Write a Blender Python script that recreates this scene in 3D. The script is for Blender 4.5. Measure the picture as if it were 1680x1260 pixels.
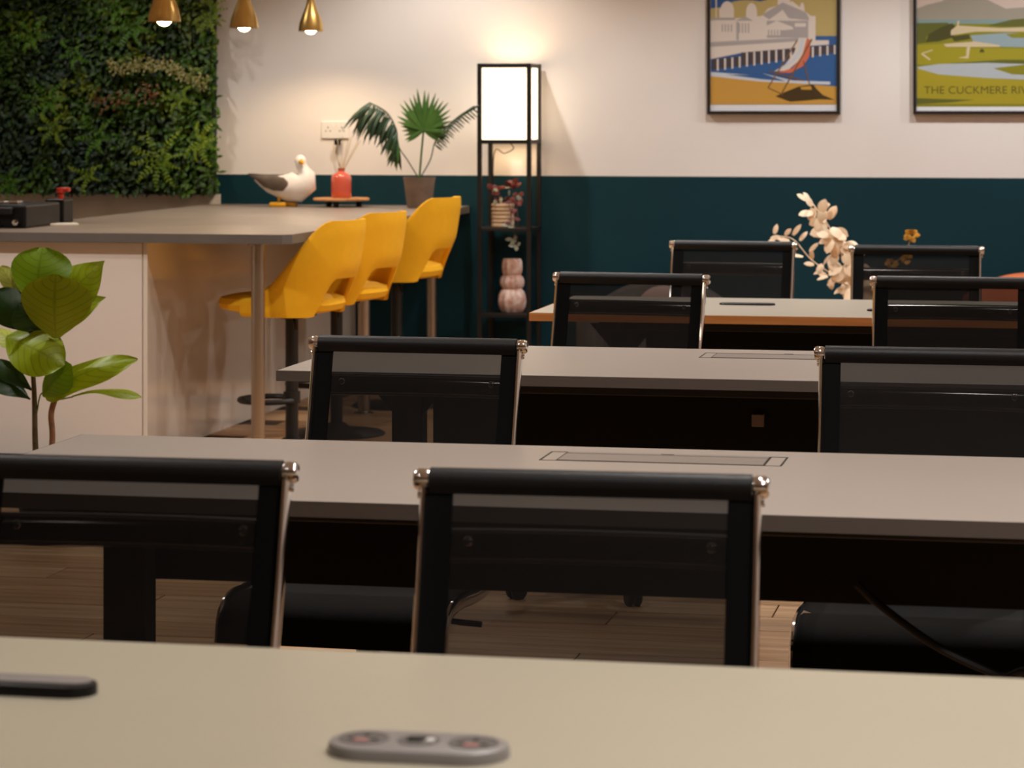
import bpy, bmesh, math, random
from math import sin, cos, pi, radians
from mathutils import Vector, Matrix
R = random.Random(7)
for o in list(bpy.data.objects): bpy.data.objects.remove(o)
SC = bpy.context.scene; COL = SC.collection

# ------------------------------------------------------------------ camera, view, world, lights
F, TH, YH, HC = 4450.0, 0.2, 180.0, 1.36          # focal length in px of a 1680 px frame, yaw, horizon row, eye height
cam = bpy.data.cameras.new('camera'); camo = bpy.data.objects.new('camera', cam); COL.objects.link(camo)
camo.location = (0, 0, HC); camo.rotation_euler = (pi/2, 0, TH)
cam.sensor_width = 36; cam.sensor_fit = 'HORIZONTAL'; cam.lens = F/1680*36
cam.shift_y = -(630-YH)/1680
cam.dof.use_dof = True; cam.dof.focus_distance = 6.2; cam.dof.aperture_fstop = 9.0
cam.clip_start = 0.05; cam.clip_end = 60
SC.camera = camo
SC.view_settings.view_transform = 'Standard'; SC.view_settings.look = 'None'
SC.view_settings.gamma = 1; SC.view_settings.use_curve_mapping = False
SC.view_settings.exposure = 0.0
W = bpy.data.worlds.new('world'); SC.world = W; W.use_nodes = True
W.node_tree.nodes['Background'].inputs[0].default_value = (0.02, 0.022, 0.025, 1)
W.node_tree.nodes['Background'].inputs[1].default_value = 1.0
CEIL = 2.75
# ceiling downlights of the room: (x, y, watts, cone degrees)
DOWNLIGHTS = [(-2.98, 12.4, 85, 125), (-1.3, 12.15, 54, 130), (-0.05, 12.15, 86, 135), (1.4, 12.15, 85, 165), (-4.7, 12.0, 40, 125),
              (-4.3, 8.1, 160, 130), (-2.1, 8.6, 80, 130), (-1.75, 10.6, 95, 130), (-0.5, 9.2, 85, 130), (1.0, 9.4, 110, 165),
              (-2.4, 6.6, 60, 125), (-0.7, 6.8, 32, 125), (1.0, 6.8, 66, 160),
              (-2.4, 4.2, 50, 125), (-0.5, 4.2, 85, 125), (1.0, 4.2, 90, 125),
              (-1.9, 1.9, 12, 125), (0.4, 2.2, 145, 125)]

# ------------------------------------------------------------------ pixel helpers (a pixel gives a direction; a plane gives the distance)
def ray(px, py):
    x = (px-840)/F; z = -(py-YH)/F
    return Vector((x*cos(TH)-sin(TH), x*sin(TH)+cos(TH), z))
def PZ(px, py, z):
    r = ray(px, py); return r*((z-HC)/r.z)+Vector((0, 0, HC))
def PY(px, py, Y):
    r = ray(px, py); return r*(Y/r.y)+Vector((0, 0, HC))

# ------------------------------------------------------------------ materials
def lin(c):
    def f(v):
        v = v/255
        return v/12.92 if v <= .04045 else ((v+.055)/1.055)**2.4
    return tuple(f(v) for v in c)+(1,)
def mat(name, col, rough=.5, metal=0, var=0.0, vscale=8, bump=0.0, bscale=60, stretch=None, coat=0, col2=None, spec=.5, trans=0, sss=0):
    m = bpy.data.materials.new(name); m.use_nodes = True
    nt = m.node_tree; N = nt.nodes; L = nt.links; b = N['Principled BSDF']
    b.inputs['Roughness'].default_value = rough; b.inputs['Metallic'].default_value = metal
    b.inputs['Coat Weight'].default_value = coat; b.inputs['Specular IOR Level'].default_value = spec
    if trans: b.inputs['Transmission Weight'].default_value = trans
    c = lin(col)
    b.inputs['Base Color'].default_value = c
    if var or bump or col2:
        tc = N.new('ShaderNodeTexCoord'); mp = N.new('ShaderNodeMapping'); L.new(tc.outputs['Object'], mp.inputs[0])
        if stretch: mp.inputs['Scale'].default_value = stretch
    if var or col2:
        n = N.new('ShaderNodeTexNoise'); n.inputs['Scale'].default_value = vscale; n.inputs['Detail'].default_value = 5
        L.new(mp.outputs[0], n.inputs['Vector'])
        mx = N.new('ShaderNodeMix'); mx.data_type = 'RGBA'
        rp = N.new('ShaderNodeMapRange'); rp.inputs[1].default_value = .35; rp.inputs[2].default_value = .65
        L.new(n.outputs[0], rp.inputs[0]); L.new(rp.outputs[0], mx.inputs[0])
        if col2: a, d = c, lin(col2)
        else:
            a = tuple(v*(1-var) for v in c[:3])+(1,); d = tuple(min(1, v*(1+var)) for v in c[:3])+(1,)
        mx.inputs[6].default_value = a; mx.inputs[7].default_value = d
        L.new(mx.outputs[2], b.inputs['Base Color'])
    if bump:
        n2 = N.new('ShaderNodeTexNoise'); n2.inputs['Scale'].default_value = bscale; n2.inputs['Detail'].default_value = 3
        L.new(mp.outputs[0], n2.inputs['Vector'])
        bp = N.new('ShaderNodeBump'); bp.inputs['Strength'].default_value = bump; bp.inputs['Distance'].default_value = .002
        L.new(n2.outputs[0], bp.inputs['Height']); L.new(bp.outputs[0], b.inputs['Normal'])
    return m
def emis(name, col, s, base=(255, 255, 255)):
    m = mat(name, base, .6); b = m.node_tree.nodes['Principled BSDF']
    b.inputs['Emission Color'].default_value = lin(col); b.inputs['Emission Strength'].default_value = s
    return m
def mesh_fabric(name, col, openness):
    m = mat(name, col, .6, var=.12, vscale=40, spec=.15); nt = m.node_tree
    t = nt.nodes.new('ShaderNodeBsdfTransparent'); mx = nt.nodes.new('ShaderNodeMixShader')
    mx.inputs[0].default_value = openness
    b = nt.nodes['Principled BSDF']; out = nt.nodes['Material Output']
    nt.links.new(b.outputs[0], mx.inputs[1]); nt.links.new(t.outputs[0], mx.inputs[2]); nt.links.new(mx.outputs[0], out.inputs[0])
    return m
M = {}
M['cream'] = mat('cream_paint', (230, 224, 219), .75, bump=.12, bscale=250, var=.015, vscale=3)
M['teal'] = mat('dark_teal_paint', (0, 48, 58), .62, spec=.25, bump=.12, bscale=250, var=.04, vscale=3)
M['ceil'] = mat('ceiling_paint', (228, 224, 218), .8, bump=.1, bscale=200)
M['tile'] = mat('pale_splashback', (216, 208, 196), .35, var=.05)
M['plank'] = mat('oak_laminate', (196, 152, 108), .42, col2=(158, 116, 78), vscale=3.2, stretch=(.6, 9, 1), bump=.1, bscale=30)
M['plank2'] = mat('oak_laminate_pale', (205, 165, 122), .42, col2=(172, 132, 92), vscale=3.0, stretch=(.6, 9, 1), bump=.1, bscale=30)
M['gap'] = mat('plank_joint', (70, 50, 36), .8)
M['desk_a'] = mat('sage_beige_laminate', (182, 174, 154), .34, var=.02, vscale=2, bump=.05, bscale=300)
M['desk_b'] = mat('warm_grey_laminate', (166, 155, 146), .36, var=.02, vscale=2, bump=.05, bscale=300)
M['desk_c'] = mat('pale_beige_laminate', (162, 154, 139), .36, var=.02, vscale=2)
M['edge'] = mat('grey_edge_band', (104, 98, 94), .5)
M['oak'] = mat('oak_edge_band', (214, 146, 84), .45, col2=(196, 126, 68), vscale=4, stretch=(1, 12, 12))
M['blk'] = mat('black_powder_coat', (14, 12, 12), .45, bump=.08, bscale=500)
M['blkp'] = mat('black_plastic', (9, 9, 10), .42, spec=.3)
M['dark'] = mat('dark_tray_steel', (9, 7, 7), .6, spec=.2)
M['chrome'] = mat('chrome', (232, 230, 228), .09, metal=1)
M['alu'] = mat('brushed_aluminium', (180, 175, 168), .32, metal=1)
M['steel'] = mat('satin_steel_leg', (176, 164, 150), .33, metal=1)
M['mesh'] = mesh_fabric('black_mesh_fabric', (18, 15, 14), .15)
M['seatf'] = mat('black_seat_fabric', (6, 6, 6), .8, spec=.2)
M['barm'] = mat('dark_chrome', (120, 116, 114), .12, metal=1)
M['band'] = mat('black_mesh_border', (6, 6, 7), .75, bump=.3, bscale=600, spec=.12)
M['roll'] = mat('black_top_roll', (15, 16, 19), .45, bump=.25, bscale=500, spec=.4)
M['worktop'] = mat('grey_worktop', (140, 128, 118), .34, var=.07, vscale=5, bump=.05, bscale=120)
M['wedge'] = mat('grey_worktop_edge', (100, 94, 88), .5, var=.05)
M['gloss'] = mat('gloss_white_panel', (226, 214, 200), .13, coat=.3)
M['cabw'] = mat('white_cabinet_front', (226, 216, 206), .38)
M['yellow'] = mat('mustard_wool', (240, 178, 8), .85, var=.02, vscale=30, bump=.3, bscale=500)
M['brass'] = mat('brushed_brass', (222, 186, 112), .3, metal=1)
M['bulb'] = emis('pendant_bulb', (255, 214, 160), 26)
M['shade'] = emis('lamp_paper_shade', (255, 232, 198), 2.2, (250, 240, 225))
M['lampblk'] = mat('black_lamp_frame', (16, 13, 12), .5)
M['soil'] = mat('soil', (38, 28, 22), .95, bump=.6, bscale=90)
M['disc'] = emis('downlight_lens', (255, 236, 212), 14)
M['white'] = mat('white_plastic', (232, 228, 222), .4)
M['paper'] = mat('print_white', (224, 226, 230), .5)

# ------------------------------------------------------------------ mesh builder
class MB:
    def __init__(s): s.v = []; s.f = []; s.m = []
    def add(s, vs, fs, mi=0):
        n = len(s.v); s.v += [tuple(v) for v in vs]
        for f in fs: s.f.append([i+n for i in f]); s.m.append(mi)
        return s
    def box(s, c, d, rot=None, mi=0, bev=0):
        bm = bmesh.new(); bmesh.ops.create_cube(bm, size=1)
        for v in bm.verts: v.co = Vector((v.co.x*d[0], v.co.y*d[1], v.co.z*d[2]))
        if bev: bmesh.ops.bevel(bm, geom=list(bm.edges), offset=bev, segments=2, affect='EDGES', profile=.5)
        Mx = Matrix.Translation(c) @ (rot.to_4x4() if rot else Matrix())
        s.bm(bm, Mx, mi); return s
    def bm(s, bm, Mx=Matrix(), mi=0):
        bm.verts.ensure_lookup_table(); bm.verts.index_update()
        s.add([Mx @ v.co for v in bm.verts], [[v.index for v in f.verts] for f in bm.faces], mi); bm.free(); return s
    def b2(s, a, b, mi=0, bev=0):
        a, b = Vector(a), Vector(b)
        return s.box((a+b)/2, (abs(b.x-a.x), abs(b.y-a.y), abs(b.z-a.z)), None, mi, bev)
    def tube(s, pts, r, seg=10, mi=0, cap=True):
        pts = [Vector(p) for p in pts]; n = len(pts); rr = r if isinstance(r, (list, tuple)) else [r]*n
        t0 = (pts[1]-pts[0]).normalized(); u = t0.orthogonal().normalized(); vs = []
        for i, p in enumerate(pts):
            t = (pts[min(i+1, n-1)]-pts[max(i-1, 0)]).normalized()
            u = (u-t*u.dot(t)).normalized(); w = t.cross(u)
            for k in range(seg):
                a = 2*pi*k/seg; vs.append(p+(u*cos(a)+w*sin(a))*rr[i])
        fs = [[i*seg+k, i*seg+(k+1) % seg, (i+1)*seg+(k+1) % seg, (i+1)*seg+k] for i in range(n-1) for k in range(seg)]
        if cap: fs += [list(range(seg))[::-1], [(n-1)*seg+k for k in range(seg)]]
        return s.add(vs, fs, mi)
    def lathe(s, c, prof, seg=28, mi=0, ax=None):
        c = Vector(c); vs = []; n = len(prof)
        for r, z in prof:
            for k in range(seg):
                a = 2*pi*k/seg; p = Vector((r*cos(a), r*sin(a), z))
                if ax: p = ax @ p
                vs.append(c+p)
        fs = [[i*seg+k, i*seg+(k+1) % seg, (i+1)*seg+(k+1) % seg, (i+1)*seg+k] for i in range(n-1) for k in range(seg)]
        fs += [list(range(seg))[::-1], [(n-1)*seg+k for k in range(seg)]]
        return s.add(vs, fs, mi)
    def ball(s, c, r, mi=0, sub=2, rot=None):
        bm = bmesh.new(); bmesh.ops.create_icosphere(bm, subdivisions=sub, radius=1)
        r = r if isinstance(r, (list, tuple)) else (r, r, r)
        Mx = Matrix.Translation(c) @ (rot.to_4x4() if rot else Matrix()) @ Matrix.Diagonal((r[0], r[1], r[2], 1))
        return s.bm(bm, Mx, mi)
    def sweep(s, path, sec, mi=0):
        # path: list of (point, u, w) frames; sec: list of (a, b) closed section
        vs = []; m = len(sec)
        for p, u, w in path:
            for a, b in sec: vs.append(p+u*a+w*b)
        n = len(path)
        fs = [[i*m+k, i*m+(k+1) % m, (i+1)*m+(k+1) % m, (i+1)*m+k] for i in range(n-1) for k in range(m)]
        fs += [list(range(m))[::-1], [(n-1)*m+k for k in range(m)]]
        return s.add(vs, fs, mi)
    def grid(s, rows, mi=0, close=False):
        n = len(rows); m = len(rows[0]); vs = [p for r in rows for p in r]
        fs = [[i*m+k, i*m+k+1, (i+1)*m+k+1, (i+1)*m+k] for i in range(n-1) for k in range(m-1)]
        return s.add(vs, fs, mi)
    def build(s, name, mats, parent=None, smooth=False, world=True, angle=40):
        me = bpy.data.meshes.new(name)
        off = parent_origin(parent) if (parent and world) else Vector((0, 0, 0))
        me.from_pydata([tuple(Vector(v)-off) for v in s.v], [], s.f)
        mats = mats if isinstance(mats, (list, tuple)) else [mats]
        for m in mats: me.materials.append(m)
        if len(mats) > 1: me.polygons.foreach_set('material_index', s.m)
        me.update()
        bm = bmesh.new(); bm.from_mesh(me); bmesh.ops.recalc_face_normals(bm, faces=bm.faces); bm.to_mesh(me); bm.free()
        if smooth:
            me.polygons.foreach_set('use_smooth', [True]*len(me.polygons))
            me.set_sharp_from_angle(angle=radians(angle))
        o = bpy.data.objects.new(name, me); COL.objects.link(o)
        if parent: o.parent = parent
        return o
def parent_origin(p):
    v = Vector((0, 0, 0))
    while p: v = v+p.location; p = p.parent
    return v
def tag(o, label=None, cat=None, group=None, kind=None):
    for k, v in (('label', label), ('category', cat), ('group', group), ('kind', kind)):
        if v: o[k] = v
    return o
def thing(name, label, cat, loc=(0, 0, 0), group=None, rz=0):
    o = bpy.data.objects.new(name, None); COL.objects.link(o); o.location = loc; o.rotation_euler.z = rz
    o.empty_display_size = .05
    return tag(o, label, cat, group)
def copy_tree(o, parent=None):
    c = o.copy(); COL.objects.link(c); c.parent = parent
    for ch in [x for x in bpy.data.objects if x.parent is o]: copy_tree(ch, c)
    return c
def crom(pts, n):
    pts = [Vector(p) for p in pts]; P = [2*pts[0]-pts[1]]+pts+[2*pts[-1]-pts[-2]]; out = []
    for i in range(1, len(P)-2):
        for k in range(n):
            t = k/n; a, b, c, d = P[i-1:i+3]
            out.append(.5*((2*b)+(c-a)*t+(2*a-5*b+4*c-d)*t*t+(3*b-a-3*c+d)*t**3))
    return out+[pts[-1]]

# ------------------------------------------------------------------ the room
WALL = 13.25; XL, XR, YN = -6.4, 3.6, -2.6
SPLIT = PY(1000, 289, WALL).z
def struct(o): o['kind'] = 'structure'; return o
mb = MB(); mb.b2((XL, WALL, SPLIT), (XR, WALL+.1, CEIL), 0); mb.b2((XL, WALL, 0), (XR, WALL+.1, SPLIT), 1)
struct(mb.build('wall_back', [M['cream'], M['teal']]))
struct(MB().b2((XL-.1, YN, 0), (XL, WALL+.1, CEIL)).build('wall_left', M['cream']))
struct(MB().b2((XR, YN, 0), (XR+.1, WALL+.1, CEIL)).build('wall_right', M['cream']))
struct(MB().b2((XL, YN-.1, 0), (XR, YN, CEIL)).build('wall_front', M['cream']))
struct(MB().b2((XL-.1, YN-.1, CEIL), (XR+.1, WALL+.1, CEIL+.1)).build('ceiling', M['ceil']))
fl = struct(MB().b2((XL-.1, YN-.1, -.1), (XR+.1, WALL+.1, -.004)).build('floor', M['gap']))
pm = {}
for L_ in (1.28, ):
    for k in ('plank', 'plank2'):
        pm[k] = MB().box((0, 0, -.001), (L_-.004, .19-.004, .006), bev=.0015).build('plank_mesh', M[k]).data
        bpy.data.objects.remove(bpy.data.objects['plank_mesh'])
ry = 4.4; i = 0
while ry < 13.2:
    x = -4.6+(i % 3)*.43
    while x < .3:
        # planks under the white cabinets or beyond the view are not needed one by one
        if not (ry > 10.1 and x < -4.3) and not (ry > 9.6 and x > -.8):
            o = bpy.data.objects.new('plank', pm['plank' if R.random() < .55 else 'plank2']); COL.objects.link(o)
            o.location = (x+.64, ry+.095, 0); o.parent = fl
        x += 1.28
    ry += .19; i += 1
# the rest of the boards out of sight: one layer
mb = MB()
def slab(x0, x1, y0, y1):
    yy = y0
    while yy < y1-.01:
        mb.b2((x0, yy+.002, -.004), (x1, min(yy+.19, y1)-.002, .002)); yy += .19
slab(XL, XR, YN, 4.4); slab(.95, XR, 4.4, 13.2); slab(XL, -5.0, 4.4, 13.2)
o = mb.build('boards', M['plank'], fl); o['kind'] = 'stuff'
struct(MB().b2((XL, WALL-.015, 0), (XR, WALL, .1), bev=.003).build('baseboard_back', M['teal']))

# ------------------------------------------------------------------ ceiling downlights (the room's lamps)
for i, (x, y, w, cone) in enumerate(DOWNLIGHTS):
    t = thing('ceiling_downlight', 'round recessed ceiling downlight with white trim ring above the room', 'light', (x, y, CEIL), 'recessed ceiling downlights')
    prof = [(.045, -.001), (.05, -.006), (.062, -.006), (.066, 0), (.045, 0)]
    MB().lathe((x, y, CEIL), prof, 24).build('trim_ring', M['white'], t, True)
    MB().lathe((x, y, CEIL), [(.044, -.003), (.044, -.001)], 24).build('lens', M['disc'], t)
    l = bpy.data.lights.new('downlight_beam', 'SPOT'); l.energy = w; l.spot_size = radians(cone); l.spot_blend = .55
    l.color = (.98, .99, 1.0) if (y > 12 and x > -2) else (1, .96, .915); l.shadow_soft_size = .045
    lo = bpy.data.objects.new('downlight_beam', l); COL.objects.link(lo); lo.parent = t; lo.location = (0, 0, -.02)

# ------------------------------------------------------------------ desks
def leg_frame(t, X, yc, zt, dy=.6):
    m = MB(); m.b2((X-.04, yc-.03, .03), (X+.04, yc+.03, zt-.004), bev=.004)
    leg = m.build('leg', M['blk'], t)
    MB().b2((X-.04, yc-dy/2, 0), (X+.04, yc+dy/2, .03), bev=.006).build('foot', M['blk'], leg)
    MB().b2((X-.035, yc-dy/2+.02, zt-.034), (X+.035, yc+dy/2-.02, zt-.002), bev=.003).build('top_bracket', M['blk'], leg)
    # sloping gusset plates beside the column
    for s in (-1, 1):
        m = MB(); a = [(X+s*.04, yc-.012, zt-.034), (X+s*.11, yc-.012, zt-.034), (X+s*.04, yc-.012, zt-.115)]
        m.add(a+[(p[0], yc+.012, p[2]) for p in a], [[0, 1, 2], [3, 5, 4], [0, 3, 4, 1], [1, 4, 5, 2], [2, 5, 3, 0]])
        m.build('gusset', M['blk'], leg)
def desk(label, x0, x1, y0, y1, top, edge, z=.73, th=.026, drop=0):
    t = thing('office_desk', label, 'desk', ((x0+x1)/2, (y0+y1)/2, 0), 'rows of office desks')
    MB().b2((x0+.003, y0+.003, z-th+.001), (x1-.003, y1-.003, z), bev=.0015).build('tabletop', top, t)
    m = MB(); e = .003
    m.b2((x0, y0, z-th), (x1, y0+e, z-.0008)); m.b2((x0, y1-e, z-th), (x1, y1, z-.0008))
    m.b2((x0, y0+e, z-th), (x0+e, y1-e, z-.0008)); m.b2((x1-e, y0+e, z-th), (x1, y1-e, z-.0008))
    m.build('edge_band', edge, t)
    yc = (y0+y1)/2; zt = z-th
    for X in (x0+.236, x1-.236): leg_frame(t, X, yc, zt)
    m = MB(); ta, tb = x0+.325, x1-.325          # cable tray hung under the top, open on top
    m.box(((ta+tb)/2, yc-.06, zt-.155-drop), (tb-ta, .11, .006)); m.b2((ta, yc-.118, zt-.158-drop), (tb, yc-.112, zt-.03), bev=.002)
    m.b2((ta, yc-.008, zt-.158-drop), (tb, yc-.002, zt-.03), bev=.002)
    for X in (ta+.003, tb-.003): m.b2((X-.003, yc-.118, zt-.158-drop), (X+.003, yc-.002, zt-.03))
    for k in range(4):
        X = ta+.1+(tb-ta-.2)*k/3; m.b2((X-.015, yc-.07, zt-.155-drop), (X+.015, yc-.05, zt))
    m.build('cable_tray', M['dark'], t)
    m = MB()
    for Y in (yc-.17, yc+.17): m.b2((x0+.236, Y-.02, zt-.04), (x1-.236, Y+.02, zt-.001), bev=.003)
    m.build('support_beam', M['blk'], t)
    return t
def flap(t, x0, x1, y0, y1, z):
    m = MB(); w = .0038; h = .0012
    for a, b in (((x0, y0), (x1, y0+w)), ((x0, y1-w), (x1, y1)), ((x0, y0), (x0+w, y1)), ((x1-w, y0), (x1, y1)),
                 ((x0+.03, y0), (x0+.03+w, y1)), ((x1-.03-w, y0), (x1-.03, y1))):
        m.b2((a[0], a[1], z-.001), (b[0], b[1], z+h*.4))
    f = m.build('power_flap_frame', M['blkp'], t); f['label'] = 'thin dark joint around the power flap'
    lid = MB(); lid.b2((x0+.034, y0+.004, z), (x1-.034, y1-.004, z+.0016), bev=.0006)
    lid.b2((x0+.034, y1-.03, z+.0016), (x1-.034, y1-.026, z+.0022))
    lid.b2(((x0+x1)/2-.012, y1-.02, z+.0016), ((x0+x1)/2+.012, y1-.012, z+.003), bev=.0005)
    l = lid.build('power_flap_lid', M['desk_b2'], t); l['label'] = 'flush lid of the desk power flap'
M['desk_b2'] = mat('warm_grey_lid', (138, 129, 122), .35)
D1 = desk('pale sage beige desk in the foreground with silver power outlet pod', -1.9, .55, 2.27, 3.06, M['desk_a'], M['edge'])
D2 = desk('warm grey desk directly behind the nearest mesh chairs, wide power flap', -1.866, .534, 4.215, 5.0, M['desk_b'], M['edge'])
D3 = desk('warm grey desk third row back, beside the yellow stools', -1.862, .538, 6.315, 7.105, M['desk_b'], M['edge'], drop=.05)
D4 = desk('pale beige desk with orange oak edge, farthest from the camera', -1.622, .55, 8.27, 9.05, M['desk_c'], M['oak'])
flap(D2, -.922, -.485, 4.79, 4.915, .73)
flap(D3, -.905, -.47, 6.85, 6.99, .73)
def stadium(cx, cy, L_, wd, z0, z1, r=.008, seg=14):
    m = MB(); rings = []
    for ins, z in ((0, z0), (0, z1-r), (r*.3, z1-r*.3), (r, z1)):
        ring = []; h = wd/2-ins; s = L_/2-wd/2
        for sg in (1, -1):
            for k in range(seg+1):
                a = -pi/2+pi*k/seg; ring.append(Vector((cx+sg*(s+h*cos(a)), cy+sg*h*sin(a), z)))
        rings.append(ring)
    n = len(rings[0]); vs = [p for r_ in rings for p in r_]
    fs = [[i*n+k, i*n+(k+1) % n, (i+1)*n+(k+1) % n, (i+1)*n+k] for i in range(3) for k in range(n)]
    fs += [list(range(n))[::-1], [3*n+k for k in range(n)]]
    return m.add(vs, fs)
M['pod'] = mat('silver_grey_pod', (138, 132, 129), .4)
M['podb'] = mat('pod_side', (100, 96, 94), .4)
M['pink'] = mat('pink_shutter', (206, 130, 120), .5)
pc = PZ(687, 1216, .742); px_, py_ = pc.x, pc.y
pod = stadium(px_, py_, .181, .088, .73, .7425, .006).build('power_pod', [M['pod']], D1, True); pod['label'] = 'silver oval power pod with two sockets'
for s in (-1, 1):
    cx = px_+s*.055
    MB().lathe((cx, py_, .7425), [(.025, 0), (.025, .0008), (.023, .0008), (.023, .0003)], 24).build('socket_face', M['podb'], pod)
    m = MB(); m.box((cx, py_+.012, .743), (.004, .008, .001)); m.box((cx-.011, py_-.004, .743), (.008, .004, .001)); m.box((cx+.011, py_-.004, .743), (.008, .004, .001))
    m.build('pin_slot', M['blkp'], pod)
    MB().box((cx-.001, py_-.010, .743), (.014, .006, .001)).build('shutter', M['pink'], pod)
MB().lathe((px_, py_, .7425), [(.021, 0), (.021, .0008), (.019, .0008), (.019, .0003)], 24).build('charger_face', M['podb'], pod)
m = MB(); m.box((px_-.002, py_+.006, .7433), (.02, .006, .0014)); m.box((px_-.004, py_-.003, .7433), (.014, .003, .0014))
m.build('charger_port', M['blkp'], pod)
MB().box((px_+.011, py_+.002, .7433), (.008, .012, .0014)).build('charger_port', M['white'], pod)
e = PZ(157, 1130, .736)
p2 = stadium(e.x-.09, e.y, .181, .056, .73, .7425, .004).build('power_pod', [M['blkp']], D1, True); p2['label'] = 'black oval power pod at the left of the desk'
e2 = stadium(e.x-.09, e.y+.006, .165, .036, .7425, .7435, .0005).build('pod_lid', [M['pod']], p2, True)
for q in ((1226, 497.5), (1470, 508)):
    s4 = PZ(q[0], q[1], .735)
    o = stadium(s4.x, s4.y, .181, .05, .73, .736, .003).build('power_pod', [M['blkp']], D4, True); o['label'] = 'black oval power slot'
MB().box((PZ(1268, 668, .6).x, 6.58, .605), (.03, .02, .03), bev=.002).build('plug_socket', mat('grey_plug', (120, 104, 92), .5), D3)

# ------------------------------------------------------------------ mesh task chairs (facing the camera)
def make_chair():
    t = thing('mesh_office_chair', 'x', 'chair', (0, 0, 0), 'black mesh office chairs at the desks')
    prof = crom([(0, .30, .848), (0, .287, .80), (0, .266, .72), (0, .241, .64), (0, .211, .56), (0, .172, .485), (0, .115, .430), (0, .035, .405),
                 (0, -.08, .402), (0, -.19, .410), (0, -.27, .408), (0, -.318, .385), (0, -.332, .335)], 5)
    n = len(prof)
    def fr(i):
        tg = (prof[min(i+1, n-1)]-prof[max(i-1, 0)]).normalized(); X = Vector((1, 0, 0)); return tg, tg.cross(X).normalized()
    wi, wo = .186, .2185
    ks_ = 28
    MB().grid([[p+Vector((x, 0, 0)) for x in (-wi, -wi/2, 0, wi/2, wi)] for p in prof[:ks_+1]]).build('mesh_back', M['mesh'], t, True)
    MB().sweep([(prof[i], Vector((1, 0, 0)), fr(i)[1]) for i in range(ks_, n)], [(-wi, -.003), (wi, -.003), (wi, .003), (-wi, .003)]).build('mesh_seat', M['seatf'], t, True)
    for s in (-1, 1):
        m = MB(); m.sweep([(prof[i]+Vector((s*(wi+wo)/2, 0, 0)), Vector((1, 0, 0)), fr(i)[1]) for i in range(n)],
                          [(-(wo-wi)/2, -.003), ((wo-wi)/2, -.003), ((wo-wi)/2, .003), (-(wo-wi)/2, .003)])
        m.build('sling_border', M['band'], t, True)
        m = MB(); sec = [(.0065*cos(a), .016*sin(a)) for a in [2*pi*k/10 for k in range(10)]]
        m.sweep([(prof[i]+Vector((s*.2245, 0, 0)), Vector((1, 0, 0)), fr(i)[1]) for i in range(n)], sec)
        m.build('side_frame', M['chrome'], t, True)
        # chrome end cap of the top roll
        ax = Matrix.Rotation(pi/2, 3, 'Y')
        m = MB(); m.lathe((s*.229, .303, .8595), [(.0, -.01), (.013, -.01), (.0148, -.004), (.0148, .006), (.012, .0105), (.006, .012), (0, .012)], 18, 0, ax if s > 0 else Matrix.Rotation(-pi/2, 3, 'Y'))
        m.lathe((s*.230, .298, .839), [(.0, -.008), (.0055, -.007), (.0055, .004), (0, .005)], 10, 0, ax if s > 0 else Matrix.Rotation(-pi/2, 3, 'Y'))
        m.build('end_cap', M['chrome'], t, True)
    # top roll with the folded flap below it
    m = MB(); sec = []
    for k in range(17):
        a = radians(-60+k*(300/16)); sec.append((.303-.0185*cos(a+pi/2)*0+.0185*sin(a), .8575+.0185*cos(a)))
    sec = [(.303+.0165*sin(radians(a)), .8595+.0165*cos(radians(a))) for a in range(-120, 121, 16)]+[(.301, .842), (.292, .842)]
    k = len(sec); vs = [(x, y, z) for x in (-.2175, .2175) for y, z in sec]
    m.add(vs, [[i, (i+1) % k, k+(i+1) % k, k+i] for i in range(k)]+[list(range(k)), [k+i for i in range(k)][::-1]])
    m.build('top_roll', M['roll'], t, True)
    # back stretcher: shallow bowed aluminium bar behind the sling, with bolted ends
    m = MB(); path = []
    for i in range(17):
        u = -1+2*i/16; path.append((Vector((u*.216, .292+.018*(1-u*u), .772)), Vector((0, .25, 1)).normalized(), Vector((0, 1, -.25)).normalized()))
    m.sweep(path, [(.020*cos(2*pi*k/16), .010*sin(2*pi*k/16)) for k in range(16)])
    st = m.build('back_stretcher', M['barm'], t, True)
    for e_ in (-.021, .021): MB().tube([p+u_*e_ for p, u_, w_ in path], .0022, 6).build('rim', M['alu'], st, True)
    m = MB()
    for s in (-1, 1):
        for xx in (.165, .198):
            m.ball((s*xx, .293, .778), (.008, .006, .008)); m.ball((s*xx, .293, .764), (.006, .005, .006))
    m.build('bolt', M['chrome'], st, True)
    # under-seat spreader, gas column, five star base
    m = MB(); m.tube([(-.222, -.15, .405), (-.12, -.15, .372), (.12, -.15, .372), (.222, -.15, .405)], .011); m.tube([(-.222, .06, .40), (-.12, .02, .365), (.12, .02, .365), (.222, .06, .40)], .011)
    m.build('seat_spreader', M['chrome'], t, True)
    MB().box((0, -.07, .355), (.2, .2, .045), bev=.012).build('tilt_mechanism', M['blkp'], t)
    MB().lathe((0, -.07, 0), [(.0, .34), (.025, .34), (.025, .2), (.032, .2), (.032, .085), (0, .085)], 16).build('gas_column', M['blkp'], t, True)
    MB().tube([(.09, -.07, .355), (.2, -.1, .35), (.24, -.1, .348)], .006).build('lever', M['blkp'], t, True)
    b = MB().lathe((0, -.07, 0), [(0, .125), (.04, .12), (.048, .095), (.04, .07), (0, .068)], 20).build('base_hub', M['chrome'], t, True)
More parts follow.
